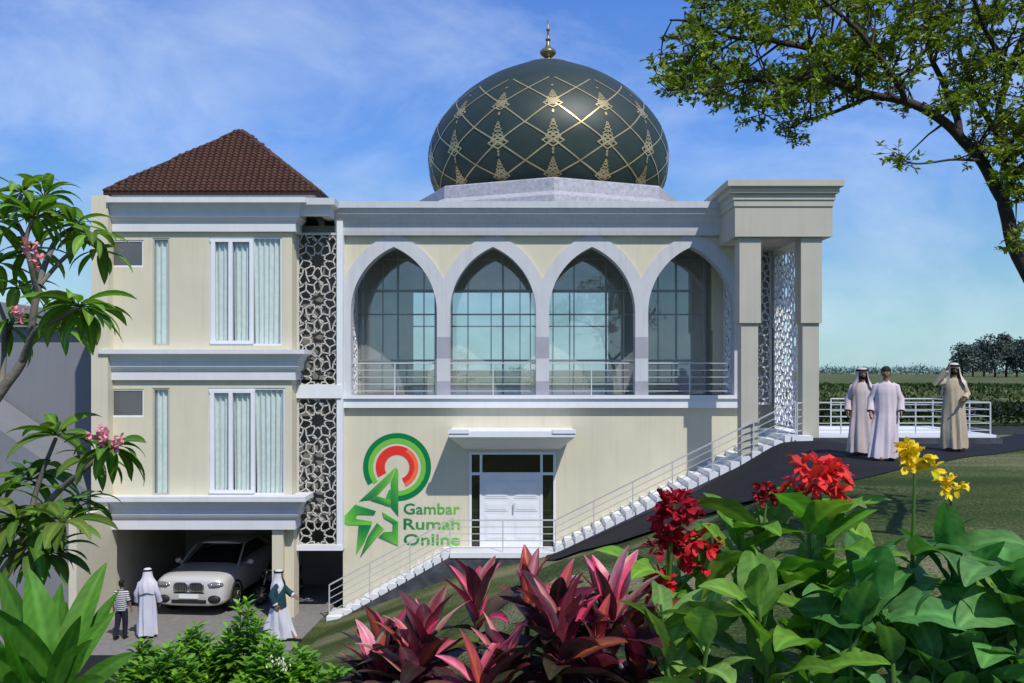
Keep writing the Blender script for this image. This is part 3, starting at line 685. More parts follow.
# ------------------------------------------------------------------ wall sign
SGY = FY - .004  # logo overlay, modelled as thin relief on the facade
sign = thing('wall_logo', 'green and red overlaid wall sign with ring, folded star and three lines of lettering', 'sign', (PX(400, SGY), SGY, PZ(490, SGY)))
logo_m = mat('logo_paint', (1, 1, 1), .5, var=.02, tone=True)
def SG(mbx, name):
    o = mbx.build(name, logo_m); o.parent = sign; o.location = tuple(-c for c in sign.location); return o
def sz(x, y, d=0): return (PX(335 + x/4.879, SGY), SGY - d, PZ(425 + y/4.879, SGY))
DG, MG, LG = (.0, .18, .055), (.045, .33, .05), (.16, .50, .06)
def arcband(mbx, r0, r1, a0, a1, col, n=48, cx=303, cy=205):
    mbx.cur = col; rings = []
    for i in range(n+1):
        a = R(lerp(a0, a1, i/n)); c, s_ = math.cos(a), math.sin(a)
        rings.append([sz(cx+r0*c, cy-r0*s_, 0), sz(cx+r1*c, cy-r1*s_, 0), sz(cx+r1*c, cy-r1*s_, .006), sz(cx+r0*c, cy-r0*s_, .006)])
    mbx.loft(rings, True)
q = MB(); arcband(q, 141, 166, -90, 212, DG); SG(q, 'outer_ring')
q = MB(); arcband(q, 117, 140.5, -88, 216, LG); arcband(q, 117, 165, -110, -90, MG, 8); SG(q, 'outer_ring')
q = MB(); arcband(q, 60, 84, -66, 208, (.72, .035, .025)); SG(q, 'inner_ring')
q = MB(); arcband(q, 84.5, 104, -66, 60, (.85, .16, .07), 30); arcband(q, 84.5, 104, 60, 208, (.72, .035, .025), 30); SG(q, 'inner_ring')
PD = [.006]
def poly(pts, cols):
    PD[0] += .003; q = MB(); n = len(pts); b = 0
    v = [sz(x, y, PD[0]) for x, y in pts] + [sz(x, y, 0) for x, y in pts]
    q.add(v, [tuple(range(n))] + [(i, (i+1) % n, n+(i+1) % n, n+i) for i in range(n)])
    q.c = [cols[i % len(cols)] for i in range(n)]*2; SG(q, 'emblem_stroke')
poly([(118,372),(296,206),(271,275),(205,345),(172,366)], [DG, LG, LG, MG, DG])
poly([(298,206),(309,222),(309,446),(273,402),(273,278)], [LG, LG, DG, DG, MG])
poly([(174,368),(207,347),(271,366),(271,400),(226,384)], [DG, MG, LG, DG, DG])
poly([(28,466),(98,388),(200,420),(192,438),(108,436),(102,458),(182,470),(178,488),(62,486)], [LG, MG, DG, DG, MG, MG, LG, LG, LG])
poly([(116,492),(176,493),(146,565),(104,632)], [DG, DG, MG, LG])
poly([(122,646),(160,545),(205,478),(238,505),(205,545)], [DG, DG, DG, LG, LG])
poly([(232,424),(308,472),(308,586),(214,545),(236,522),(282,520),(284,478),(240,452)], [LG, MG, LG, DG, MG, MG, DG, MG])
for txt, base, hcap in (('Gambar', 434, 52), ('Rumah', 508, 52), ('Online', 585, 54)):
    cu = bpy.data.curves.new('lettering', 'FONT'); cu.body = txt; cu.extrude = .0; cu.offset = .014; cu.resolution_u = 3
    tmp = bpy.data.objects.new('tmp', cu); C.objects.link(tmp); bpy.context.view_layer.update()
    me = bpy.data.meshes.new_from_object(tmp.evaluated_get(bpy.context.evaluated_depsgraph_get())); bpy.data.objects.remove(tmp)
    co_ = [v.co.copy() for v in me.vertices]; fs = [tuple(p.vertices) for p in me.polygons]
    x0 = min(c.x for c in co_); x1 = max(c.x for c in co_); hc = .70
    q = MB(); pts = [sz(335 + (c.x-x0)/(x1-x0)*275, base - c.y/hc*hcap, .007) for c in co_]
    q.add(pts, fs); q.c = [tuple(lerp(a, b, (c.x-x0)/(x1-x0)) for a, b in zip((.0,.17,.06), (.16,.52,.07))) for c in co_]
    SG(q, 'lettering')
# ------------------------------------------------------------------ car
car = thing('parked_car', 'silver white off-road car with double oval grille parked in the garage', 'car', (-8.8, 28.9, .014))
car.rotation_euler = (0, 0, R(-5)); car.scale = (1.04, 1, 1.04)
carp = mat('pearl_car_paint', (.60, .60, .60), .28, .15, var=.02, spec=.5, coat=.6)
carg = mat('car_window', (.012, .014, .016), .08, spec=.6); chrome = mat('chrome_trim', (.5, .5, .5), .2, .9); plas = mat('dark_plastic', (.02, .02, .022), .6)
def ring_body(y, hw_, zb, zt, e=5, n=28, crown=.025):
    o = []
    for k in range(n):
        a = 2*math.pi*k/n; c, s_ = math.cos(a), math.sin(a)
        x = hw_*abs(c)**(2/e)*(1 if c > 0 else -1); z = (zb+zt)/2 + (zt-zb)/2*abs(s_)**(2/e)*(1 if s_ > 0 else -1)
        if s_ > 0: z += crown*(1-(x/hw_)**2)
        o.append((x, y, z))
    return o
def CB(mbx, name, mt, smooth=True, parent=None):
    return mbx.build(name, mt, parent=parent or car, smooth=smooth)
q = MB(); stn = [(-2.42,.76,.34,.93),(-2.38,.88,.29,1.01),(-2.26,.955,.27,1.06),(-2.0,.975,.25,1.10),(-1.5,.97,.27,1.12),(-.9,.97,.28,1.15),(-.2,.96,.28,1.14),(.8,.965,.28,1.16),(1.6,.98,.28,1.2),(2.1,.95,.32,1.2),(2.34,.86,.38,1.12),(2.42,.7,.5,1.0)]
q.loft([ring_body(*s_) for s_ in stn]); body = CB(q, 'body', carp)
q = MB(); gs = [(-.95,.80,.98,1.12,2.6),(-.6,.76,1.0,1.30,2.8),(-.1,.70,1.0,1.56,3),(.2,.67,1.0,1.62,3),(.9,.66,1.0,1.62,3),(1.5,.66,1.0,1.50,3),(2.0,.70,1.0,1.24,2.8)]
q.loft([ring_body(y, a, b, c, e) for y, a, b, c, e in gs]); gh = CB(q, 'window', carg)
q = MB(); q.loft([ring_body(y, a, b, c, 2.6, crown=.03) for y, a, b, c in ((-.12,.60,1.575,1.60),(.1,.66,1.60,1.65),(.9,.65,1.60,1.655),(1.5,.62,1.50,1.535),(1.9,.6,1.28,1.31))]); CB(q, 'roof', carp)
for s_ in (-1, 1):
    q = MB(); q.tube([(s_*.83,-.98,1.13),(s_*.76,-.5,1.40),(s_*.69,-.08,1.60)], .03, 6); q.tube([(s_*.69,-.08,1.60),(s_*.68,1.0,1.615),(s_*.72,1.9,1.28)], .03, 6); CB(q, 'pillar', carp)
    q = MB(); q.ball((s_*1.06,-.62,1.16), (.10,.07,.08)); q.tube([(s_*.90,-.62,1.12),(s_*1.02,-.62,1.13)], .02, 5); CB(q, 'mirror', carp)
    q = MB(); q.ball((s_*.69,-2.33,.86), (.24,.14,.095), 16, 8); hl = CB(q, 'headlight', mat('lamp_lens', (.16, .17, .18), .1, spec=.8))
    for bx_, by_ in ((.62,-2.44),(.77,-2.42)): q = MB(); q.ball((s_*bx_,by_,.86), (.05,.04,.045)); CB(q, 'bulb', chrome, parent=hl)
    q = MB(); q.ball((s_*.69,-2.385,.48), (.18,.10,.12), 14, 8); CB(q, 'air_intake', plas)
    # double oval grille
    q = MB(); rim = []
    for k in range(20): a = 2*math.pi*k/20; rim.append((s_*.215 + .20*abs(math.cos(a))**.6*(1 if math.cos(a) > 0 else -1), -2.435, .80 + .115*abs(math.sin(a))**.7*(1 if math.sin(a) > 0 else -1)))
    q.tube(rim+[rim[0]], .016, 6); 
    for k in range(9): x = s_*.215 + (k-4)*.043; q.bar((x,-2.43,.70),(x,-2.43,.90), .012, .02)
    gr_ = CB(q, 'grille', chrome); q = MB(); q.box(s_*.215-.19, s_*.215+.19, -2.428, -2.40, .70, .90); CB(q, 'grille_backing', plas, False, gr_)
    for yy in (-1.50, 1.48):
        q = MB(); q.lathe([(.0,-.13),(.25,-.13),(.345,-.11),(.37,-.05),(.37,.05),(.345,.11),(.25,.13),(0,.13)], 0, 0, 28)
        wl_ = CB(q, 'wheel', black); wl_.location = (s_*.86, yy, .37); wl_.rotation_euler = (0, R(90), 0)
        q = MB(); q.lathe([(.245,.132),(.25,.14),(.23,.142),(.22,.125)], 0, 0, 24)
        for k in range(5): a = 2*math.pi*k/5; q.bar((0,0,.135*1), (.23*math.cos(a), .23*math.sin(a), .135), .05, .02)
        q.ball((0,0,.135), (.06,.06,.015)); rr_ = q.build('rim', chrome, parent=wl_)
        if s_ < 0: rr_.rotation_euler = (0, R(180), 0)
    q = MB(); rg = []
    for yy in (-1.50, 1.48):
        pts = [(s_*.975, yy + .43*math.cos(R(a)), .37 + .43*math.sin(R(a))) for a in range(-15, 200, 12)]; q.tube(pts, .035, 6); CB(q, 'wheel_arch', plas); q = MB()
q = MB(); q.box(-.27,.27,-2.455,-2.43,.50,.61); CB(q, 'number_plate', white, False)
q = MB(); q.box(-.48,.48,-2.428,-2.36,.36,.46); q.box(-.42,.42,-2.428,-2.36,.63,.665); CB(q, 'bumper_grille', plas, False)
# ------------------------------------------------------------------ motorcycle in the garage
mc = thing('motorcycle', 'dark motorcycle standing in the garage shade beside the car', 'motorcycle', (-6.95, 28.3, .014)); mc.rotation_euler = (0, 0, R(-38))
for yy in (-.65, .62):
    q = MB(); n = 28
    q.tube([(0, yy+.27*math.cos(2*math.pi*k/n), .31+.27*math.sin(2*math.pi*k/n)) for k in range(n+1)], .045, 8); wh = q.build('wheel', black, parent=mc, smooth=True)
    q = MB(); q.tube([(-.05,yy,.31),(.05,yy,.31)], .05, 10)
    for k in range(8): a = math.pi*k/4; q.bar((0,yy,.31),(0,yy+.25*math.cos(a),.31+.25*math.sin(a)), .012, .012)
    q.build('spokes', chrome, parent=wh)
q = MB(); q.tube([(0,-.65,.31),(0,-.50,.72),(0,-.42,.98)], .03, 8); q.tube([(-.34,-.30,1.05),(-.15,-.42,1.0),(.15,-.42,1.0),(.34,-.30,1.05)], .018, 8); q.build('handlebar', chrome, parent=mc, smooth=True)
q = MB(); q.loft([ring_body(y, a, b, c, 2.4, 16) for y, a, b, c in ((-.45,.05,.7,.85),(-.30,.12,.62,.92),(-.05,.14,.55,.90),(.15,.11,.5,.80),(.6,.09,.58,.78),(.85,.05,.66,.80))]); q.build('body', mat('motorcycle_paint', (.05,.05,.055), .3, spec=.6), parent=mc, smooth=True)
q = MB(); q.loft([ring_body(y, a, b, c, 2.4, 16) for y, a, b, c in ((.0,.09,.80,.86),(.2,.13,.78,.87),(.6,.12,.80,.90),(.82,.08,.84,.92))]); q.build('seat', black, parent=mc, smooth=True)
q = MB(); q.box(-.12,.12,-.2,.2,.25,.52); q.tube([(.12,0,.3),(.14,.5,.28),(.14,.8,.34)], .04, 8); q.build('engine', mat('engine_metal', (.18,.18,.18), .4, .7), parent=mc)
q = MB(); q.ball((0,-.58,.86), (.09,.08,.09)); q.build('headlight', carg, parent=mc, smooth=True)
# ------------------------------------------------------------------ people
def skinmesh(nodes, edges, sub=2):
    me = bpy.data.meshes.new('s'); me.from_pydata([n[:3] for n in nodes], edges, []); o = bpy.data.objects.new('s', me); C.objects.link(o)
    md = o.modifiers.new('k', 'SKIN'); md.use_smooth_shade = True
    sv_ = me.skin_vertices[0].data
    for i, n in enumerate(nodes): sv_[i].radius = (n[3], n[4] if len(n) > 4 else n[3]); sv_[i].use_root = (i == 0)
    sb = o.modifiers.new('b', 'SUBSURF'); sb.levels = sub
    bpy.context.view_layer.update(); e = o.evaluated_get(bpy.context.evaluated_depsgraph_get()); m2 = bpy.data.meshes.new_from_object(e)
    vs = [v.co.copy() for v in m2.vertices]; fs = [tuple(p.vertices) for p in m2.polygons]; bpy.data.objects.remove(o); return vs, fs
skin_m = mat('skin', (.27, .150, .095), .55, var=.06)
def person(label, loc, rot, H_=1.75, robe=(.7,.68,.7), scarf=None, arms=None, legs=None, hem=None, beard=False, hair=None, group=None, robe_top=True, vest=None, glasses=False, build_=1.0, headturn=0, kind='robe', robefold=9):
    """arms: {side: (elbow, wrist)}; legs: {side: (knee, ankle)}; the figure faces local -Y"""
    p = thing('person', label, 'person', loc, group); p.rotation_euler = (0, 0, R(rot)); k = H_/1.75; p.scale = (k*build_, k*build_, k)
    arms = arms or {}; legs = legs or {}
    A_ = {s_: arms.get(s_, ((s_*.25, .03, 1.14), (s_*.27, -.06, .90))) for s_ in (-1, 1)}
    L_ = {s_: legs.get(s_, ((s_*.10, -.01, .50), (s_*.10, .02, .08))) for s_ in (-1, 1)}
    nd = [(0,0,.95,.14,.11),(0,0,1.10,.13,.10),(0,0,1.28,.145,.10),(0,0,1.42,.085,.07),(0,-.005,1.50,.052)]; ed = [(0,1),(1,2),(2,3),(3,4)]
    for s_ in (-1, 1):
        b = len(nd); e, w_ = A_[s_]
        d = (Vector(w_) - Vector(e)).normalized(); h1 = Vector(w_) + d*.05
        nd += [(s_*.14,0,1.385,.040), (*e,.042), (*w_,.027)]; ed += [(3,b),(b,b+1),(b+1,b+2)]
        b = len(nd); kn, an_ = L_[s_]
        nd += [(s_*.09,0,.90,.095), (*kn,.062), (*an_,.04), (an_[0], an_[1]-.14, an_[2]-.045,.032)]; ed += [(0,b),(b,b+1),(b+1,b+2),(b+2,b+3)]
    q = MB(); vs, fs = skinmesh(nd, ed); q.add(vs, fs)
    # head: an egg with brow, nose, chin and ears; neck runs into it
    ct, st_ = math.cos(R(headturn)), math.sin(R(headturn))
    def hd(x, y, z): return (x*ct - y*st_, x*st_ + y*ct - .01, z)
    n, m = 20, 14; rings = []
    for j in range(m+1):
        t = math.pi*(j+.03)/(m+.06); zz = -math.cos(t); r = math.sin(t); ring = []
        for i in range(n):
            a = 2*math.pi*i/n; x = .076*r*math.cos(a); y = .094*r*math.sin(a); z = 1.635 + .117*zz
            if zz < 0: x *= 1 + .18*zz; y = y*(1+.12*zz) - .012*(-zz)
            ring.append(hd(x, y, z))
        rings.append(ring)
    q.loft(rings)
    q.tube([hd(0,-.088,1.655), hd(0,-.112,1.622), hd(0,-.098,1.612)], [.007,.015,.012], 6)
    for s_ in (-1, 1): q.ball(hd(s_*.079,.005,1.632), (.012,.02,.03), 8, 6)
    q.tube([hd(0,0,1.46), hd(0,-.002,1.58)], [.055,.052], 10)
    # hands
    for s_ in (-1, 1):
        e, w_ = map(Vector, A_[s_]); d = (w_-e).normalized(); sd = Vector((0,1,0)); sd = (sd - d*sd.dot(d)).normalized(); ot = d.cross(sd)*s_
        pc = w_ + d*.045; q.loft([[tuple(w_ + d*t_ + sd*a*ww + ot*b*.016) for a, b in ((-1,-1),(1,-1),(1,1),(-1,1))] for t_, ww in ((-.01,.024),(.03,.040),(.085,.042))])
        for f_, ln in zip((-1.5,-.5,.5,1.5), (.062,.075,.08,.07)):
            b0 = w_ + d*.08 + sd*f_*.021; q.tube([b0, b0 + d*ln*.55 - ot*.004, b0 + d*ln*.85 - ot*.022, b0 + d*ln*.9 - ot*.038], [.0095,.009,.008,.007], 6)
        b0 = w_ + d*.02 - sd*.036; q.tube([b0, b0 - sd*.022 + d*.028, b0 - sd*.028 + d*.058], [.012,.011,.008], 6)
    q.build('body', skin_m, parent=p, smooth=True)
    for s_ in (-1, 1): q = MB(); q.ball(hd(s_*.029,-.087,1.648), (.011,.006,.007), 8, 6); q.build('eye', mat('dark_features', (.03,.015,.012), .4), parent=p, smooth=True)
    q = MB(); q.tube([hd(-.022,-.090,1.587), hd(0,-.096,1.589), hd(.022,-.090,1.587)], .005, 5)
    q.build('mouth', mat('dark_features', (.03,.015,.012), .4), parent=p, smooth=True)
    if beard:
        q = MB(); q.loft([[hd(.075*c*math.cos(R(a)), -.010 + (.093*c)*-math.sin(R(a)), z) for a in range(0, 181, 15)] for z, c in ((1.594,.88),(1.572,.92),(1.55,.80),(1.532,.45))], False, closed=False); q.build('beard', mat('black_hair', (.012,.01,.009), .7), parent=p, smooth=True)
    if glasses:
        q = MB(); q.tube([hd(-.075,-.03,1.652), hd(-.06,-.085,1.65), hd(0,-.103,1.652), hd(.06,-.085,1.65), hd(.075,-.03,1.652)], [.006,.02,.01,.02,.006], 6); q.build('sunglasses', mat('dark_lens', (.005,.005,.006), .15), parent=p, smooth=True)
    if hair:
        q = MB(); q.loft([[hd(.083*r*math.cos(R(a)), .102*r*math.sin(R(a)) + .008, z) for a in range(0, 360, 20)] for r, z in ((.99,1.665),(1.02,1.70),(.86,1.735),(.5,1.76),(.05,1.768))]); 
        q.loft([[hd(.084*r*math.cos(R(a)), .102*r*math.sin(R(a)) + .006, z) for a in range(-12, 193, 12)] for r, z in ((.80,1.575),(.98,1.62),(1.0,1.67))], False, closed=False); q.build('hair', mat('black_hair', (.012,.01,.009), .7), parent=p, smooth=True)
    # robe
    cm = mat('cloth_%02d%02d%02d' % tuple(int(c*99) for c in robe), robe, .85, var=.05, scale=6, bump=.15, bscale=14)
    def sleeve(mbx, s_, r0, r1, upto=1.0):
        e, w_ = map(Vector, A_[s_]); sh = Vector((s_*.10, 0, 1.425)); end = e.lerp(w_, upto)
        pts = [sh, Vector((s_*.165,.0,1.40)).lerp(e, .06), sh.lerp(e, .6), e, e.lerp(end, .5), end, end]; rr = [r0*.6, r0*.85, r0*.95, (r0+r1)/2, r1, r1*1.12, r1*.8]
        mbx.tube(pts, rr, 14)
    ph = random.random()*6
    if kind == 'robe':
        hm = hem or (0, 0, .26, .20); q = MB(); rings = []; n = 64
        for j in range(27):
            t = j/26; z = lerp(.075, 1.40, t)
            bx = np.interp(z, [.07,.5,.95,1.15,1.32,1.40], [hm[2], lerp(hm[2],.21,.5),.20,.195,.20,.185]); by = np.interp(z, [.07,.5,.95,1.15,1.32,1.40], [hm[3], lerp(hm[3],.16,.5),.155,.14,.13,.10])
            ox = np.interp(z, [.07,.9], [hm[0],0]); oy = np.interp(z, [.07,.9], [hm[1],0]); am = .085*(1-sst(.2,1.35,z))+.018
            ring = []
            for i in range(n):
                a = 2*math.pi*i/n; w2 = 1 + am*(math.sin(robefold*a+ph+1.2*z) + .6*math.sin((robefold+4)*a - ph*2 + 2*z) + .4*math.sin(3*a+ph+6*z))
                ring.append((ox+bx*w2*math.cos(a), oy+by*w2*math.sin(a), z + (.012*math.sin(5*a+ph) if j == 0 else 0)))
            rings.append(ring)
        for z, a_, b_ in ((1.425,.155,.095),(1.45,.10,.08),(1.475,.068,.062),(1.50,.060,.056)): rings.append([(a_*math.cos(2*math.pi*i/n), b_*math.sin(2*math.pi*i/n), z) for i in range(n)])
        q.loft(rings); 
        for s_ in (-1, 1): sleeve(q, s_, .078, .062, .97)
        q.build('robe', cm, parent=p, smooth=True)
    if kind == 'casual':
        sm = bpy.data.materials.new('striped_cotton'); sm.use_nodes = True; t = sm.node_tree; bb = t.nodes['Principled BSDF']; bb.inputs['Roughness'].default_value = .85
        co = t.nodes.new('ShaderNodeTexCoord'); wv = t.nodes.new('ShaderNodeTexWave'); wv.bands_direction = 'Z'; wv.inputs['Scale'].default_value = 5.2; cr = t.nodes.new('ShaderNodeValToRGB'); cr.color_ramp.interpolation = 'CONSTANT'
        cr.color_ramp.elements[0].color = (.03,.035,.06,1); cr.color_ramp.elements[1].position = .5; cr.color_ramp.elements[1].color = (.6,.6,.62,1)
        t.links.new(co.outputs['Object'], wv.inputs[0]); t.links.new(wv.outputs['Fac'], cr.inputs[0]); t.links.new(cr.outputs[0], bb.inputs['Base Color'])
        q = MB(); q.loft([[(a_*(1+.02*math.sin(4*x))*math.cos(x), b_*math.sin(x), z) for x in [2*math.pi*i/32 for i in range(32)]] for z, a_, b_ in ((.86,.175,.13),(.95,.185,.14),(1.12,.175,.13),(1.28,.19,.135),(1.38,.175,.11),(1.44,.12,.085),(1.47,.07,.065))])
        for s_ in (-1, 1): sleeve(q, s_, .068, .058, .0)
        q.build('shirt', sm, parent=p, smooth=True)
        q = MB(); q.loft([[(a_*math.cos(x), b_*math.sin(x), z) for x in [2*math.pi*i/24 for i in range(24)]] for z, a_, b_ in ((.84,.17,.13),(.93,.165,.125),(.98,.15,.11))])
        for s_ in (-1, 1):
            kn, an_ = L_[s_]; q.tube([(s_*.085,0,.92), (s_*.09,0,.80), kn, (an_[0], an_[1], an_[2]+.03)], [.09,.10,.082,.068], 14)
        q.build('trousers', mat('navy_denim', (.012,.014,.028), .8, var=.2), parent=p, smooth=True)
    if vest:
        q = MB(); n = 32
        rings = []
        for z, a_, b_ in ((.84,.245,.20),(.90,.24,.195),(1.1,.225,.175),(1.28,.225,.16),(1.38,.20,.13),(1.44,.13,.10)):
            rings.append([(a_*(1+.02*math.sin(5*x+z*9))*math.cos(x), b_*math.sin(x), z) for x in [2*math.pi*i/n for i in range(n)]])
        q.loft(rings); 
        for s_ in (-1, 1): sleeve(q, s_, .088, .075, .75)
        q.build('jacket', mat('teal_cloth', vest, .8, var=.15, scale=5), parent=p, smooth=True)
    if scarf:
        q = MB(); n = 40
        q.loft([[hd(r*math.cos(2*math.pi*i/n), r*1.12*math.sin(2*math.pi*i/n)+.008, z) for i in range(n)] for r, z in ((.101,1.675),(.102,1.70),(.093,1.735),(.066,1.762),(.006,1.772))])
        rings = []
        for r, z, op in ((.100,1.70,40),(.106,1.66,50),(.112,1.60,48),(.128,1.53,44),(.165,1.46,38),(.205,1.40,34),(.222,1.32,48),(.222,1.22,66),(.215,1.14,84)):
            ring = []
            for i in range(n+1):
                a = lerp(R(-90+op), R(270-op), i/n); f = 1 + .045*math.sin(9*a+ph+z*6)*min(1, max(0, (1.66-z)*4))
                ry = r*1.12 if z > 1.5 else r*.88 if z < 1.42 else r
                ring.append(hd(r*f*math.cos(a), ry*f*math.sin(a)+.008, z - .03*math.sin(3*a+ph)*(1 if z < 1.3 else 0)))
            rings.append(ring)
        q.loft(rings, False, closed=False)
        q.build('headscarf', mat('scarf_%02d%02d%02d' % tuple(int(c*99) for c in scarf), scarf, .85, var=.05, scale=9), parent=p, smooth=True)
        q = MB()
        for dz in (0, .022): q.tube([hd(.1035*math.cos(2*math.pi*i/24), .115*math.sin(2*math.pi*i/24)+.008, 1.705+dz+.006*math.sin(2*math.pi*i/24)) for i in range(25)], .012, 6)
        q.build('head_cord', mat('black_cord', (.01,.01,.01), .7), parent=p, smooth=True)
    for s_ in (-1, 1):
        an_ = L_[s_][1]; q = MB(); x, y, z = an_; z0_ = z-.085
        q.loft([[(x+sx*ww, y+yy, z0_+zz) for sx, zz in ((-1,0),(1,0),(1,hh),(-1,hh))] for yy, ww, hh in ((.075,.030,.07),(.04,.040,.085),(-.06,.044,.065),(-.15,.046,.045),(-.185,.03,.03))])
        q.build('shoe', mat('dark_leather', (.015,.012,.01), .5), parent=p, smooth=True)
    return p
def gnd(px, Y): x = PX(px, Y); return (x, Y, T(x, Y))
whit = (.52, .53, .62)
person('boy in a striped navy and white shirt and dark trousers seen from behind', (PX(121.5,24.35), 24.35, .015), 178, 1.50, kind='casual', hair=True,
       arms={-1: ((-.235,.03,1.15), (-.27,-.03,.92))}, legs={1: ((.10,.03,.50), (.11,.14,.12)), -1: ((-.09,-.05,.5), (-.09,-.03,.08))})
person('man in a long white robe and white headscarf seen from behind beside the boy', (PX(147.5,24.5), 24.5, .015), 182, 1.76, robe=whit, scarf=(.62,.62,.68), hem=(0,0,.235,.20), build_=1.06)
person('man in white robe and dark teal jacket striding past the garage pillar', (PX(278.5,24.2), 24.2, .02), 92, 1.78, robe=(.56,.57,.64), scarf=(.52,.53,.60), vest=(.012,.05,.065),
       hem=(0,-.02,.22,.40), arms={1: ((.24,-.14,1.20),(.20,-.34,1.06)), -1: ((-.24,.12,1.16),(-.24,.02,.93))}, legs={-1: ((-.09,-.16,.50),(-.09,-.40,.09)), 1: ((.09,.08,.50),(.09,.33,.12))})
f3 = 'men in robes on the road'
y_ = 19.0; person('man in pinkish white robe and headscarf with folded drape, left of the bareheaded man', gnd(862, y_), -12, 1.74, robe=(.52,.44,.44), scarf=(.54,.46,.46), beard=True, hem=(0,0,.27,.21),
       arms={1: ((.24,-.02,1.13),(.25,-.10,.90))}, build_=1.04, group=f3, headturn=6)
y_ = 18.0; person('bareheaded dark haired man in a pale lilac robe walking between two scarfed men', gnd(886, y_), -18, 1.78, robe=(.57,.50,.55), hair=True, hem=(-.07,-.10,.25,.26), build_=1.02,
       arms={1: ((.25,.02,1.15),(.25,-.08,.93)), -1: ((-.25,.04,1.15),(-.27,-.08,.92))}, legs={-1: ((-.08,-.12,.50),(-.10,-.24,.10)), 1: ((.09,.04,.48),(.09,.12,.09))}, group=f3, headturn=-8)
y_ = 19.9; person('man in a tan robe and dark glasses raising one hand to his white headscarf', gnd(954, y_), -8, 1.84, robe=(.42,.36,.27), scarf=(.60,.56,.48), glasses=True, beard=True, hem=(0,0,.24,.20),
       arms={-1: ((-.36,-.10,1.36),(-.20,-.17,1.62)), 1: ((.24,-.02,1.15),(.12,-.22,1.05))}, group=f3, headturn=-6)
# ------------------------------------------------------------------ vegetation
def vr(a=1): return Vector((random.gauss(0,1), random.gauss(0,1), random.gauss(0,1))).normalized()*a
SH = {'lance': lambda t: (math.sin(math.pi*t**.85))**.75*(1-.10*t), 'ellip': lambda t: math.sin(math.pi*min(1,t)**.85)**.75, 'obov': lambda t: math.sin(math.pi*t**1.45)**.7, 'petal': lambda t: math.sin(math.pi*(t*.88+.02)**1.2)**.6}
def leaf(mb_, base, d, ln, wd, droop=.6, fold=.25, shape='ellip', ns=7, cols=2, tone=(1,1,1), rib=1.35, up=(0,0,1), wave=0, roll=0, twist=0, edge=None):
    """a blade with a midrib, folded along it and bending under its weight"""
    d = Vector(d).normalized(); upv = Vector(up); sd = d.cross(upv)
    if sd.length < .15: sd = d.cross(Vector((random.random()-.5, random.random()-.5, .1)))
    sd.normalize(); nn = sd.cross(d).normalized()
    if roll: rm = Matrix.Rotation(roll, 3, d); sd = rm @ sd; nn = rm @ nn
    p = Vector(base); f = SH[shape]; vs = []; cs = []; ph = random.random()*6; st_ = ln/ns
    for i in range(ns+1):
        t = i/ns; w_ = wd/2*max(.02, f(t)) if 0 < t < 1 else wd*.03
        tn = nn*math.cos(fold) ; ld = 1
        for c in range(-cols, cols+1):
            u = c/cols; off = sd*(u*w_*math.cos(fold)) + nn*(abs(u)*w_*math.sin(fold) + wave*w_*math.sin(t*16+ph+u*2)*abs(u))
            vs.append(p + off); k = rib if c == 0 else (1.0 - .08*(abs(c) % 2))*(1 + (.09 if (i+abs(c)) % 2 else -.09)*(ns > 8)); e = tone if not edge else tuple(lerp(a, b, abs(u)**1.5) for a, b in zip(tone, edge))
            cs.append((e[0]*k, e[1]*k, e[2]*k))
        if i < ns:
            ang = droop/ns*(.5+t); ax_ = Vector((d.y, -d.x, 0))
            if ax_.length > 1e-4:
                rm = Matrix.Rotation(-ang, 3, ax_.normalized())
                if (rm @ d).z > d.z: rm = Matrix.Rotation(ang, 3, ax_.normalized())
                d = rm @ d; nn = rm @ nn; sd = rm @ sd
            if twist: rm = Matrix.Rotation(twist/ns, 3, d); sd = rm @ sd; nn = rm @ nn
            p = p + d*st_
    nc = 2*cols+1; b = len(mb_.v); mb_.v += [tuple(v) for v in vs]; mb_.c += cs
    fs = [(b+i*nc+c, b+i*nc+c+1, b+(i+1)*nc+c+1, b+(i+1)*nc+c) for i in range(ns) for c in range(nc-1)]
    mb_.f += fs; mb_.mi += [0]*len(fs)
def jit(c, s_=.15, br=.25):
    k = 1 + random.uniform(-br, br); return tuple(max(.001, x*k*(1+random.uniform(-s_, s_))) for x in c)
leaf_canna = mat('broad_leaf', (1,1,1), .55, var=.16, scale=12, tone=True, trans=.30, spec=.22)
leaf_cord = mat('red_leaf', (1,1,1), .36, var=.25, scale=14, tone=True, trans=.16, spec=.4)
leaf_small = mat('small_leaf', (1,1,1), .45, var=.1, scale=9, tone=True, trans=.30, spec=.3)
petal_m = mat('petal', (1,1,1), .6, var=.12, scale=20, tone=True, trans=.22, spec=.2)
stem_m = mat('stem', (.07,.12,.03), .55, var=.2, tone=True); bark_m = mat('bark', (.040,.032,.026), .85, var=.35, scale=6, bump=.6, bscale=18)
pbark = mat('smooth_grey_bark', (.16,.145,.125), .8, var=.25, scale=8, bump=.3)

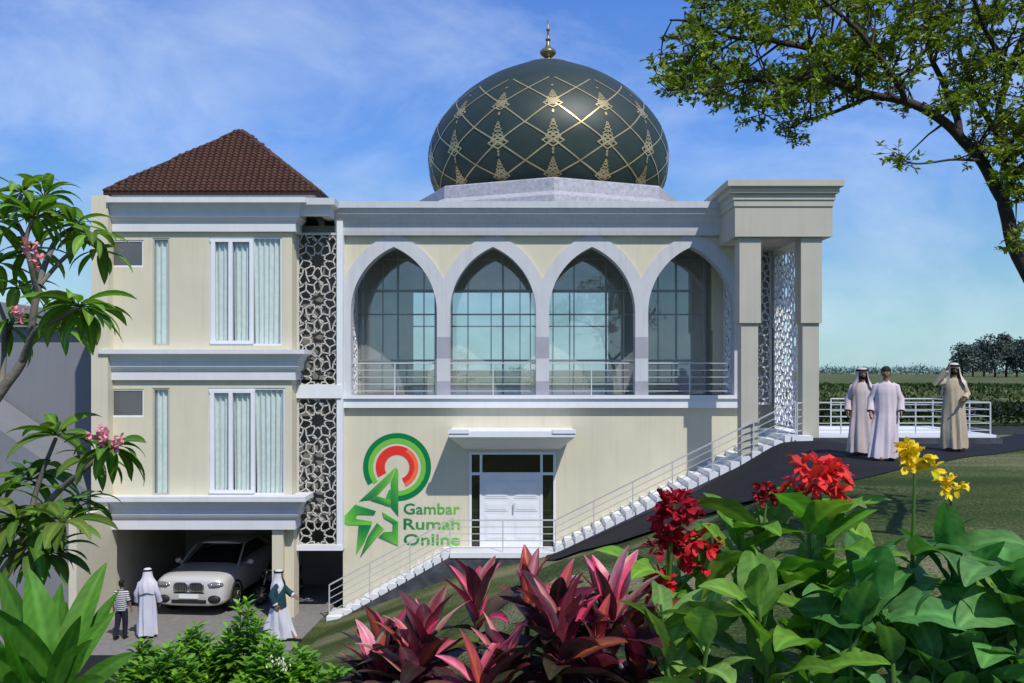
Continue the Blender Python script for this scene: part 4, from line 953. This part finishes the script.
# ---- big tree on the right
tree = thing('tree', 'tall spreading broadleaf tree leaning in from the right with fine green leaves', 'tree', (PX(1095, 9), 9, T(PX(1095, 9), 9)))
def TR(mbx, name, mt, smooth=False):
    o = mbx.build(name, mt, smooth=smooth, fix=False); o.parent = tree; o.location = tuple(-c for c in tree.location); return o
def limb(pts, r0, r1, Yd=0, nn_=5):
    ps = [P(x, y, 9 + dy) if not isinstance(x, Vector) else x for x, y, dy in pts]; sm = catmull([tuple(p) for p in ps], nn_)
    sm = [Vector(p) + Vector((noise.noise(Vector(p)*2.3), noise.noise(Vector(p)*2.3+Vector((9,0,0))), noise.noise(Vector(p)*2.3+Vector((0,9,0)))))*.05*(1 if 0 < i < len(sm)-1 else 0) for i, p in enumerate(sm)]
    n = len(sm); return sm, [lerp(r0, r1, i/(n-1)) for i in range(n)]
limbs = [
 ([(1095,690,0),(1085,560,0),(1075,420,0),(1050,320,0),(1024,268,0),(1006,215,0),(1003,200,0)], .088, .056),
 ([(1003,200,0),(985,163,0),(960,135,-.1),(932,113,-.15),(905,103,-.2),(880,96,-.2),(850,88,-.3),(830,70,-.4)], .055, .024),
 ([(1003,200,0),(1006,165,.2),(1004,135,.3),(1000,110,.3),(1012,70,.3),(1030,10,.4),(1040,-60,.5)], .044, .025),
 ([(960,135,-.1),(955,118,.1),(940,80,.5),(928,40,.8),(930,-10,1),(935,-70,1.1)], .04, .014),
 ([(880,96,-.2),(862,100,.1),(835,112,.3),(805,118,.5),(790,128,.6)], .028, .008),
 ([(850,88,-.3),(815,78,-.6),(780,80,-.8),(740,84,-1),(700,88,-1.1),(668,90,-1.2)], .028, .006),
 ([(830,70,-.4),(810,50,-.5),(780,40,-.7),(740,38,-.9),(700,25,-1),(670,20,-1.1)], .032, .007),
 ([(858,90,-.3),(856,60,0),(852,30,.3),(850,0,.4),(845,-50,.5)], .03, .012),
 ([(905,103,-.2),(890,70,-.6),(860,35,-.9),(830,5,-1.1),(790,-20,-1.3)], .03, .01),
 ([(985,163,0),(972,160,-.3),(950,158,-.4),(920,165,-.5),(900,162,-.6)], .016, .005),
 ([(1004,140,.3),(985,110,.5),(965,75,.8),(960,30,.9),(970,-30,1)], .035, .012),
 ([(1012,70,.3),(990,40,-.2),(975,0,-.5),(965,-50,-.7)], .03, .012),
 ([(1003,200,0),(1020,170,-.3),(1050,150,-.5),(1090,120,-.6)], .05, .02),
 ([(1018,255,0),(1010,235,-.2),(1016,222,-.3)], .012, .005),
 ([(1050,320,0),(1090,260,.5),(1140,180,.9),(1180,80,1.2)], .08, .03)]
q = MB(); nodes = []
for pts, r0, r1 in limbs:
    ps, rr = limb(pts, r0, r1); q.tube(ps, rr, 10); nodes += [(p, r) for p, r in zip(ps, rr) if r < .075]
trunk_q = q
ell = [(690,55,44,26,-1),(722,28,50,30,-1),(700,92,30,14,-1.1),(755,85,42,26,-.8),(790,122,38,22,.5),(762,105,24,18,0),(835,55,60,38,-.4),(800,22,60,28,-.7),(830,98,30,16,0),(895,45,55,42,-.3),(925,95,36,22,0),(955,55,46,48,.5),(1000,95,38,42,.3),
       (1010,35,44,40,.3),(912,163,30,13,-.5),(1012,160,20,18,-.2),(1016,232,8,14,-.3),(668,82,16,10,-1.2),(1050,120,50,50,-.4),(1080,40,50,60,.5),(900,0,60,30,0),(980,0,50,30,0),(830,-10,60,24,-.6),(750,-5,50,22,-1),(1140,120,60,70,.8),(940,-50,90,40,.5),(1050,-50,80,50,.5),(690,78,32,12,-1.1),(850,70,50,34,.4),(790,80,44,30,0),(1012,190,16,18,-.2),(985,150,22,16,-.2),(1020,140,26,30,0)]
cl = MB(); tw = MB(); rng = random.Random(5); wts = [e[2]*e[3] for e in ell]
def leaf_quad(mb_, p, d, l_, w_, tone):
    d = d.normalized(); s_ = d.cross(Vector((rng.gauss(0,.5), rng.gauss(0,.5), 1))).normalized(); n_ = s_.cross(d); b = len(mb_.v)
    mb_.v += [tuple(p), tuple(p+d*l_*.5+s_*w_/2+n_*w_*.15), tuple(p+d*l_), tuple(p+d*l_*.5-s_*w_/2+n_*w_*.15)]; mb_.c += [tone]*4
    mb_.f += [(b,b+1,b+2),(b,b+2,b+3)]; mb_.mi += [0, 0]
for _ in range(900):
    e = rng.choices(ell, wts)[0]
    while True:
        u, v = rng.uniform(-1,1), rng.uniform(-1,1)
        if u*u+v*v < 1: break
    c = P(e[0]+u*e[2], e[1]+v*e[3], 9 + e[4] + rng.gauss(0,.45))
    best = min(nodes, key=lambda nr: (nr[0]-c).length + (0 if nr[0].x > c.x - .1 else .25)); b0 = best[0]
    mid = b0.lerp(c, .5) + Vector((rng.uniform(-.06,.06), rng.uniform(-.06,.06), rng.uniform(-.02,.1)))
    if (c-b0).length < 1.3: tw.tube([b0, mid, c], [min(.014, best[1]*.6), .008, .004], 4, cap=False)
    if rng.random() < .4: nodes.append((mid, .008))
    tn = rng.uniform(.65, 1.25); spread = rng.uniform(.08, .16)
    for k in range(rng.randint(4, 7)):
        dd_ = Vector((rng.gauss(0,1), rng.gauss(0,1), rng.gauss(0,.55))).normalized(); e1 = c + dd_*spread*rng.uniform(.5, 1.3)
        tw.tube([c, e1], [.003, .002], 3, cap=False)
        for m in range(rng.randint(6, 9)):
            p = c.lerp(e1, rng.uniform(.35, 1.05)); d2 = dd_*.5 + Vector((rng.gauss(0,.7), rng.gauss(0,.7), rng.gauss(0,.4))); kk = tn*rng.uniform(.75, 1.25)
            leaf_quad(cl, p, d2, rng.uniform(.05, .08), rng.uniform(.022, .036), (.21*kk, .275*kk, .026*kk))
TR(trunk_q, 'trunk', bark_m, True); TR(tw, 'twigs', bark_m); TR(cl, 'crown', leaf_small)

# ---- frangipani trees on the left
def frangipani(label, base, branches, whorls, flowers, dark=1.0, Y0=5.5):
    t = thing('frangipani_tree', label, 'tree', base, 'frangipani trees at the left edge'); off = tuple(-c for c in t.location)
    q = MB()
    for pts, r0, r1 in branches:
        ps = catmull([tuple(P(x, y, Y0+dy)) for x, y, dy in pts], 5); q.tube(ps, [lerp(r0, r1, i/(len(ps)-1)) for i in range(len(ps))], 9)
    o = q.build('trunk', pbark, parent=t, smooth=True); o.location = off
    q = MB()
    for x, y, dy, n, ln, ex in whorls:
        c = P(x, y, Y0+dy); a0 = random.random()*6
        for k in range(n):
            a = a0 + k*2.4 + random.uniform(-.2,.2); el_ = random.uniform(-.45, .85)*(1 if k < n*.7 else 1) + ex
            d = Vector((math.cos(a)*math.cos(el_), math.sin(a)*math.cos(el_)*.9, math.sin(el_))); l_ = ln*random.uniform(.9, 1.25)
            st_ = c + d*.03; q.cur = jit((.10*dark,.16*dark,.03*dark)); q.tube([c, st_+d*.02], .004, 4)
            col = jit((.13*dark, .24*dark, .035*dark), .15, .35); leaf(q, st_, d, l_, l_*random.uniform(.27,.34), droop=random.uniform(.6,1.5), fold=.22, shape='lance', tone=col, rib=1.5, roll=random.uniform(-.5,.5))
    o = q.build('leaves', leaf_canna, parent=t, smooth=True, fix=False); o.location = off
    for x, y, dy in flowers:
        q = MB(); c = P(x, y, Y0+dy)
        for m in range(6):
            cc = c + vr(.032); ax_ = (vr() + Vector((0,-.8,.5))).normalized()
            for k in range(5):
                d = (ax_*.5 + ax_.orthogonal().normalized() @ Matrix.Rotation(k*1.2566, 3, ax_)).normalized(); leaf(q, cc, d, .034, .022, .3, .1, 'petal', 4, 1, tone=(.75,.36,.44), edge=(.80,.22,.36), rib=1.0)
        o = q.build('flower', petal_m, parent=t, smooth=True, fix=False); o.location = off
frangipani('upper frangipani with pale branches and pink blossom at top left, leaves against the sky', (PX(-70,5.5), 5.5, T(PX(-70,5.5),5.5)),
  [([(-70,690,0),(-60,560,0),(-35,450,0),(0,393,0),(20,366,0),(29,345,0)], .045, .022), ([(29,345,0),(37,294,0),(46,262,.1),(58,238,.2),(73,228,.2)], .022, .013), ([(37,294,0),(30,262,-.1),(26,240,-.1),(33,219,-.1)], .016, .011),
   ([(20,366,0),(34,332,-.1),(56,320,-.2),(78,308,-.2)], .016, .011), ([(40,285,0),(60,262,.1),(80,245,.1),(90,236,.1)], .014, .01), ([(0,393,0),(4,360,.2),(4,340,.2),(7,326,.2)], .018, .011),
   ([(26,240,-.1),(15,215,0),(22,194,0)], .013, .01), ([(58,238,.2),(50,215,.2),(44,198,.2)], .012, .009), ([(4,350,.2),(14,315,.3),(18,288,.3)], .014, .01), ([(7,326,.2),(-12,270,.2),(-10,225,.2)],.013,.01)],
  [(33,216,-.1,15,.22,0),(73,225,.2,15,.21,-.1),(90,234,.1,14,.20,-.1),(79,305,-.2,20,.26,-.1),(18,287,.3,13,.23,0),(7,325,.2,13,.23,-.2),(22,192,0,13,.20,.1),(44,197,.2,12,.2,.1),(-8,222,.2,14,.23,0),(88,312,-.15,8,.22,-.3),(8,205,.3,12,.22,.1),(56,212,.3,12,.2,.1),(28,250,.3,12,.22,-.1),(-4,262,.4,13,.24,0),(60,330,.2,9,.2,-.2),(98,250,.2,8,.18,-.2)],
  [(36,261,-.3),(21,313,-.35),(30,246,-.35)])
frangipani('lower frangipani with pink buds and dark green leaves in front of the grey building', (PX(-40,5.3), 5.3, T(PX(-40,5.3),5.3)),
  [([(-40,690,0),(-20,620,0),(10,565,0),(30,530,0),(43,508,0)], .038, .022), ([(43,508,0),(62,488,0),(86,468,-.1),(110,448,-.1)], .020, .011), ([(30,530,0),(34,500,.1),(44,468,.1),(56,438,.1)], .018, .011),
   ([(10,565,0),(12,540,-.1),(17,520,-.1)], .014, .01), ([(43,508,0),(52,516,-.2),(60,524,-.2)], .012, .01), ([(-20,620,0),(-4,580,.2),(8,560,.2)], .014, .01), ([(10,565,0),(30,560,.1),(48,556,.1)],.014,.01)],
  [(111,446,-.1,17,.23,-.25),(56,435,.1,17,.23,0),(17,518,-.1,16,.26,0),(47,508,0,14,.24,0),(62,522,-.2,15,.24,-.1),(8,556,.2,14,.26,0),(50,552,.1,14,.22,0),(-6,500,0,14,.26,0),(78,500,.1,10,.2,-.1),(30,480,.2,10,.22,0),(-2,530,.2,12,.25,0),(36,470,.2,8,.22,0),(95,455,.1,8,.2,-.2),(30,545,-.1,10,.24,-.2)],
  [(103,437,-.3),(116,442,-.3),(96,434,-.3)], dark=.72, Y0=5.3)

# ---- broad leaved clump bottom left
def broad_clump(name, label, cat, base, leaves_, col, Y0, group=None):
    t = thing(name, label, cat, base, group); off = tuple(-c for c in t.location); q = MB(); s_ = MB(); s_.cur = (1,1,1)
    for (bx, by, tx, ty, wd, dy, br) in leaves_:
        b = P(bx, by, Y0); tip = P(tx, ty, Y0+dy); d = tip-b; ln = d.length*1.04; wd *= 1.02; d.z += ln*.10
        s_.tube([Vector(t.location)+Vector((random.uniform(-.04,.04),0,-.03)), b.lerp(Vector(t.location), .4), b], [.012,.010,.008], 6)
        leaf(q, b, d, ln, wd, droop=random.uniform(.25,.5), fold=.28, shape='ellip', ns=18, cols=3, tone=jit(tuple(c*br for c in col), .08, .1), rib=1.3, wave=.08, twist=random.uniform(-.5,.5), up=(0,-1,.35), roll=random.uniform(-.45,.45))
    o = s_.build('stems', stem_m, parent=t, smooth=True); o.location = off
    o = q.build('leaves', leaf_canna, parent=t, smooth=True, fix=False); o.location = off
x_ = PX(50, 4.7)
broad_clump('broad_leaved_plant', 'clump of big upright bright green leaves at the bottom left corner', 'plant', (x_, 4.7, T(x_, 4.7)),
  [(50,690,36,568,.17,.1,1.1),(60,690,92,562,.14,.2,1.1),(55,680,-5,600,.14,-.2,.8),(62,690,103,608,.09,.1,1),(45,700,5,570,.15,.25,.7),(40,690,-25,640,.15,-.3,.9),(60,700,84,632,.10,-.1,.9),(30,700,8,628,.12,-.4,1),(70,700,128,648,.10,.1,.8),(52,700,64,600,.12,.3,.6),(20,690,-40,610,.14,.2,.8),(58,710,100,668,.10,-.3,.9),(48,690,60,582,.12,.35,.9),(38,695,14,585,.12,.3,1),(66,690,112,590,.10,.3,.8),(50,700,76,612,.10,-.2,1.1)],
  (.075, .22, .022), 4.7)

# ---- leafy shrubs bottom left
def shrub(label, px, py_top, Y, wpx, seed, kx=1.0, bright=1.0, name='shrub'):
    rg = random.Random(seed); x = PX(px, Y); zt = PZ(py_top, Y); zb = T(x, Y); t = thing(name, label, 'shrub', (x, Y, zb), 'leafy shrubs beside the drive')
    off = tuple(-c for c in t.location); q = MB(); s_ = MB(); hw_ = wpx/F*Y/2; h = zt - zb
    ns = max(22, int(hw_*100))
    for i in range(ns):
        a = rg.uniform(0, 6.28); rr = hw_*math.sqrt(i/ns); top = Vector((x + rr*math.cos(a), Y + rr*math.sin(a)*.8, zb + h*(1 - .40*(rr/hw_)**1.5*kx)*rg.uniform(.9, 1) if i > 2 else zb + h - .03*i))
        b = Vector((x + rr*.3*math.cos(a), Y + rr*.3*math.sin(a), zb)); s_.tube([b, b.lerp(top, .5)+Vector((rr*.2*math.cos(a),0,0)), top], [.012,.008,.004], 5)
        L0 = min(h*.8, .75); n = int(L0*75)
        for k in range(n):
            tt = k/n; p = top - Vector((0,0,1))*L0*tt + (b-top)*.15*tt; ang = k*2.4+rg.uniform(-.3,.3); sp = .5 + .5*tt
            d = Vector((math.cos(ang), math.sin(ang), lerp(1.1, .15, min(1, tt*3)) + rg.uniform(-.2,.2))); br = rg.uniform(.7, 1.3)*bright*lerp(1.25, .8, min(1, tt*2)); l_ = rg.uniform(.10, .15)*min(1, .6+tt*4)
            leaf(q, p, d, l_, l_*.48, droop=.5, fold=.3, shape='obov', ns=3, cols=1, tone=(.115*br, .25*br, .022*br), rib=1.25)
    o = s_.build('stems', stem_m, parent=t, smooth=True); o.location = off
    o = q.build('leaves', leaf_small, parent=t, smooth=True, fix=False); o.location = off; return t
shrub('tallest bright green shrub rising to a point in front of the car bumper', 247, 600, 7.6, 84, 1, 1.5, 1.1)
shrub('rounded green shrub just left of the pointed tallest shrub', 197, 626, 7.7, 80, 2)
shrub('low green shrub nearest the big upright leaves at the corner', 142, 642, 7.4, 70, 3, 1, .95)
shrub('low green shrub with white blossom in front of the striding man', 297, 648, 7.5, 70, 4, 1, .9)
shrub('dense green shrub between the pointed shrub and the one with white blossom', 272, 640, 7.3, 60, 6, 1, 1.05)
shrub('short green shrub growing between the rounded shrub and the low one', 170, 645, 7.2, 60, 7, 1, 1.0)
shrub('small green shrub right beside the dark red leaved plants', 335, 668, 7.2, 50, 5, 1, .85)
q = MB(); c = P(281, 662, 7.1)
for k in range(46):
    d = vr(); d.y -= .5; leaf(q, c + Vector((random.gauss(0,.045), random.gauss(0,.02), random.gauss(0,.028))), d, .035, .012, .4, .1, 'petal', 3, 1, tone=(.72,.72,.62), rib=1)
sb = [o for o in bpy.data.objects if o.get('label', '').startswith('low green shrub with white')][0]
o = q.build('blossom', petal_m, parent=sb, smooth=True, fix=False); o.location = tuple(-c_ for c_ in sb.location)

# ---- cordylines
def cordyline(label, px, py, Y, n, ln, seed, heads=1, pink=.35, spread=1.0, lean=0):
    random.seed(seed); x = PX(px, Y); t = thing('cordyline', label, 'plant', (x, Y, T(x, Y)), 'red leaved cordylines'); off = tuple(-c for c in t.location); q = MB(); s_ = MB(); s_.cur = (.9,.45,.6)
    for hI in range(heads):
        c = P(px + (random.uniform(-28,28) if hI else 0), py + (random.uniform(5,45) if hI else 0), Y + (random.uniform(-.25,.2) if hI else 0))
        s_.tube([(x, Y, T(x,Y)-.02), Vector((x,Y,T(x,Y))).lerp(c, .6)+Vector((random.uniform(-.04,.04),0,0)), c], [.022,.018,.012], 8)
        for k in range(n):
            f = k/n; a = k*2.4 + random.uniform(-.25,.25); el_ = lerp(1.42, .10, f**1.1) + random.uniform(-.12,.12); d = Vector((math.cos(a)*math.cos(el_)*spread+lean+random.gauss(0,.12), math.sin(a)*math.cos(el_)*spread, math.sin(el_)))
            l_ = ln*random.uniform(.8,1.1)*lerp(.85, 1.05, f)
            if f < pink+.12 and random.random() < .85: col = random.choice([(.66,.06,.15),(.42,.05,.09),(.60,.24,.24),(.30,.05,.06),(.48,.10,.06),(.72,.16,.26)]); ed = random.choice([(.22,.03,.05),(.60,.40,.32),(.60,.06,.16),(.10,.02,.03)])
            else: col = random.choice([(.05,.022,.026),(.035,.022,.026),(.17,.05,.02),(.06,.045,.03),(.09,.11,.03),(.20,.03,.05),(.028,.022,.022),(.12,.025,.040),(.045,.042,.022),(.04,.03,.03)]); ed = random.choice([col, (.13,.02,.04), (.06,.02,.025)])
            leaf(q, c - Vector((0,0,1))*f*.16, d, l_, l_*random.uniform(.27,.35), droop=random.uniform(.2,.8)+f*.3, fold=.30, shape='lance', ns=9, cols=3, tone=jit(col,.1,.2), edge=jit(ed,.1,.2), rib=1.3, wave=.06, roll=random.uniform(-.5,.5), twist=random.uniform(-.4,.4))
    o = s_.build('stem', stem_m, parent=t, smooth=True); o.location = off
    o = q.build('leaves', leaf_cord, parent=t, smooth=True, fix=False); o.location = off
cordyline('dark maroon cordyline leftmost of the red leaved plants', 385, 655, 4.9, 18, .34, 11, 3, .25)
cordyline('cordyline with cerise young leaves in front of the lower stair flight', 425, 640, 4.7, 20, .38, 12, 2, .35)
cordyline('cordyline with crimson edged upright leaves below the left half of the white door', 478, 606, 4.95, 14, .38, 13, 1, .65, .6)
cordyline('low cordyline with spreading pink and bronze leaves at the bottom picture edge', 505, 668, 4.5, 18, .34, 14, 2, .15)
cordyline('cordyline with dark purple leaves below the right end of the door landing', 556, 622, 4.7, 20, .40, 15, 2, .3)
cordyline('cordyline with broad rosy red leaves next to the red flower spikes', 612, 620, 4.8, 20, .46, 16, 2, .5)
cordyline('cordyline with a small pink topped rosette just right below the white door', 530, 600, 5.05, 12, .36, 18, 1, .6, .6)
cordyline('short blackish cordyline at the foot of the red flowering plants', 640, 672, 4.6, 18, .34, 17, 2, .2)

# ---- cannas
def canna(label, px, Y, top, nleaf, ltone, flowers=(), seed=1, lsize=.46, name='canna_plant', grp='flowering canna plants', spread=1.0, ztop=None):
    """flowers: (px, py, colour, size, count)"""
    random.seed(seed); x = PX(px, Y); t = thing(name, label, 'plant', (x, Y, T(x, Y)), grp); off = tuple(-c for c in t.location); q = MB(); s_ = MB(); zb = T(x, Y)
    stems = []
    for (fx, fy, *_r) in flowers: stems.append(P(fx, fy, Y + random.uniform(-.06,.06)))
    while len(stems) < max(2, len(flowers)): stems.append(P(px+random.uniform(-40,40), top+random.uniform(0,40), Y+random.uniform(-.1,.15)))
    lz = PZ(top+10, Y); m_s = 1.45
    for i, tp in enumerate(stems):
        b = Vector((x + random.uniform(-.12,.12), Y + random.uniform(-.1,.1), zb-.02)); s_.cur = tuple(c*random.uniform(.9,1.3) for c in (1,1.1,.9)); md_ = b.lerp(tp, .55) + Vector((random.uniform(-.03,.03),0,0))
        s_.tube([b, md_, tp], [.016,.012,.006], 8)
        m = nleaf//len(stems)
        m = int(m*1.5)
        for k in range(m):
            f = (k+.5)/m; zz = lerp(zb+.05, min(lz, tp.z-.02)-.02, f**.8); tt = (zz-b.z)/(tp.z-b.z); p = b.lerp(md_, tt/.55) if tt < .55 else md_.lerp(tp, (tt-.55)/.45)
            a = k*2.6 + i*1.3 + random.uniform(-.5,.5); el_ = random.uniform(.35,1.35); d = Vector((math.cos(a)*math.cos(el_)*spread, math.sin(a)*math.cos(el_)*spread, math.sin(el_))); l_ = lsize*random.uniform(.65,1.1)
            leaf(q, p, d, l_, l_*random.uniform(.38,.50), droop=random.uniform(.3,1.5), fold=.26, shape='ellip', ns=15, cols=3, tone=jit(ltone,.12,.3), rib=1.45, wave=.11, twist=random.uniform(-.5,.5), roll=random.uniform(-.6,.6))
    o = s_.build('stems', stem_m, parent=t, smooth=True); o.location = off
    o = q.build('leaves', leaf_canna, parent=t, smooth=True, fix=False); o.location = off
    for (fx, fy, col, _sz, cnt), tp in zip(flowers, stems):
        _sz *= 1.22; cnt = int(cnt*1.5)
        q = MB(); 
        for k in range(cnt):
            f = k/max(1,cnt-1); sz_ = _sz*1; c = tp + Vector((random.gauss(0,.34)*sz_, random.gauss(0,.22)*sz_, lerp(-.85,.35,f)*sz_*(.75 if cnt > 10 else 1))); out_ = (c-tp); out_.z = out_.z*.3+.03; out_ = (out_.normalized() + vr(.5) + Vector((0,-.25,.3))).normalized()
            for m in range(5):
                d = (out_*.9 + vr(.85)).normalized(); l_ = sz_*random.uniform(.46,.68); leaf(q, c, d, l_, l_*random.uniform(.34,.56), droop=random.uniform(.2,1.5), fold=.2, shape='petal', ns=5, cols=2, tone=jit(col,.12,.22), rib=1.05, wave=.22, roll=random.uniform(-1,1))
        o = q.build('flower', petal_m, parent=t, smooth=True, fix=False); o.location = off
RED, COR, DKR, YEL = (.62,.022,.035), (.78,.055,.055), (.38,.012,.03), (.88,.62,.03)
G1, G2, G3 = (.125,.27,.036), (.085,.225,.062), (.17,.30,.07)
canna('canna with four crimson flower spikes next to the cordylines', 682, 5.0, 560, 16, G1, [(674,505,DKR,.12,14),(698,545,RED,.12,14),(655,582,RED,.10,10),(668,540,DKR,.11,10)], 21, .42)
canna('canna with one withered dark red spike between the crimson and coral flowers', 765, 5.0, 520, 17, G1, [(767,492,(.30,.02,.03),.075,11)], 22, .46)
canna('canna with the large coral red flower head, tallest of the red flowers', 820, 4.95, 505, 18, G1, [(819,472,COR,.14,17),(806,492,(.6,.05,.06),.06,5)], 23, .48)
canna('canna with two yellow flower heads on tall pale stems', 925, 4.8, 540, 20, G2, [(915,455,YEL,.098,12),(950,484,YEL,.070,8)], 24, .42)
lf = 'leafy canna plants without flowers'
canna('flowerless canna with pale lime leaves low in front of the crimson flowers', 700, 4.5, 600, 12, G3, (), 31, .40, grp=lf)
canna('flowerless canna low between the withered and coral flower spikes', 790, 4.55, 585, 14, G1, (), 32, .44, grp=lf)
canna('flowerless canna with a hanging bluish leaf left of the yellow flowers', 872, 4.5, 560, 14, G2, (), 33, .46, grp=lf)
canna('flowerless canna with broad dark leaves filling the bottom right corner', 1000, 4.6, 545, 16, G2, (), 34, .52, grp=lf)
canna('flowerless canna half cut by the right edge behind the corner plant', 1030, 5.2, 530, 14, G1, (), 35, .5, grp=lf)
canna('flowerless canna in shade just below the yellow flower stems', 950, 4.4, 610, 12, G2, (), 36, .42, grp=lf)
canna('flowerless canna behind the gap between coral and yellow flowers', 860, 5.4, 540, 12, G1, (), 37, .46, grp=lf)

# ---- hedge, distant trees
def clumpmass(mb_, x0, x1, y0, y1, zf, h, n, size, cols, rg):
    for _ in range(n):
        x = rg.uniform(x0, x1); y = rg.uniform(y0, y1); z0_ = zf(x, y); z = z0_ + h(x, y)*math.sqrt(rg.random()); d = Vector((rg.gauss(0,1), rg.gauss(0,1), rg.gauss(.4,.8)))
        k = rg.uniform(.6,1.4); leaf_quad(mb_, Vector((x,y,z)), d, size*rg.uniform(.7,1.3), size*.6, tuple(c*k for c in cols))
rg = random.Random(3)
q = MB(); clumpmass(q, 9, 40, 33, 35.5, lambda x, y: T(x,y), lambda x, y: .75+.25*noise.noise((x*.4,y,2)), 9000, .22, (.022,.036,.014), rg)
tag(q.build('hedge', leaf_small, fix=False), 'long low dark hedge behind the terrace railing', 'hedge')
q = MB()
for _ in range(26000):
    x = rg.uniform(5, 62); y = 36 + 13*rg.random()**.8; k = rg.uniform(.5, 1.5)*(.8+.5*noise.noise((x*.3, y*.6, 5))); s0 = rg.uniform(.1,.26)
    leaf_quad(q, Vector((x, y, T(x,y)-.02)), Vector((rg.gauss(0,.7), rg.gauss(0,.5), 1)), s0, s0*.5, (.050*k,.085*k,.022*k))
tag(q.build('rough_grass', leaf_small, fix=False), 'rough tufted grass on the bank beyond the hedge', 'grass', kind='stuff')
far_leaf = mat('hazy_foliage', (.05,.075,.065), .9, var=.3, scale=.3)
def far_tree(x, Y, h, wd, label, grp, seed, trunkh=.3):
    rg = random.Random(seed); z = T(x, Y); t = thing('tree', label, 'tree', (x, Y, z), grp); q = MB(); q.tube([(0,0,-.2),(rg.uniform(-.2,.2),0,h*.5)], [h*.03,h*.015], 6); q.build('trunk', bark_m, parent=t)
    q = MB()
    lob = [(rg.uniform(-.32,.32)*wd, rg.uniform(-.3,.3)*wd, h*rg.uniform(trunkh+.1,.85), wd*rg.uniform(.2,.32)) for _ in range(12)]
    for _ in range(1900):
        l0 = rg.choice(lob); v = Vector((rg.gauss(0,1), rg.gauss(0,1), rg.gauss(0,1))).normalized()*l0[3]*rg.uniform(.6,1.05); k = rg.uniform(.7,1.3)
        leaf_quad(q, Vector(l0[:3])+v, Vector((rg.gauss(0,1), rg.gauss(0,1), rg.gauss(0,1))), h*.06, h*.055, (k,k,k))
    for c_ in range(1): q.mi = [0]*len(q.f)
    o = q.build('crown', mat('hazed_tree_foliage', (.10,.13,.12), .9, tone=True, var=.2), parent=t, fix=False)  # distance haze tinted into the foliage colour
words = ['first', 'second', 'third', 'fourth', 'fifth', 'sixth', 'seventh', 'eighth', 'ninth', 'tenth', 'eleventh']
for i in range(11):
    px = 962 + i*11; Y = 200 + (i % 3)*9
    far_tree(PX(px, Y), Y, (42 if i > 1 else 34)*Y/F*(1+.05*math.sin(i*2)) , 5.0+(i%2)*.8, f'{words[i]} tall tree from the left end of the distant dark grove', 'trees of the distant grove', 50+i, .14)
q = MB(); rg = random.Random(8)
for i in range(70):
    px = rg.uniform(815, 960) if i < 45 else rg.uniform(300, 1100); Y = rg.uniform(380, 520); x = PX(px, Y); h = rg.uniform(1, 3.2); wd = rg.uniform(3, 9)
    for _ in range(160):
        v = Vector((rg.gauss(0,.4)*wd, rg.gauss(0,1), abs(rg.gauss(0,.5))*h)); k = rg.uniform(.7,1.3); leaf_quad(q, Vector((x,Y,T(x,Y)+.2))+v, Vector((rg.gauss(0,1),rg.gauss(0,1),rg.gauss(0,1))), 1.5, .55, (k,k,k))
tag(q.build('treeline', mat('hazed_treeline', (.22,.32,.30), .9, tone=True, var=.2), fix=False), 'thin haze-tinted line of far trees along the horizon', 'treeline', kind='stuff')  # pale blue of haze put into the leaf colour
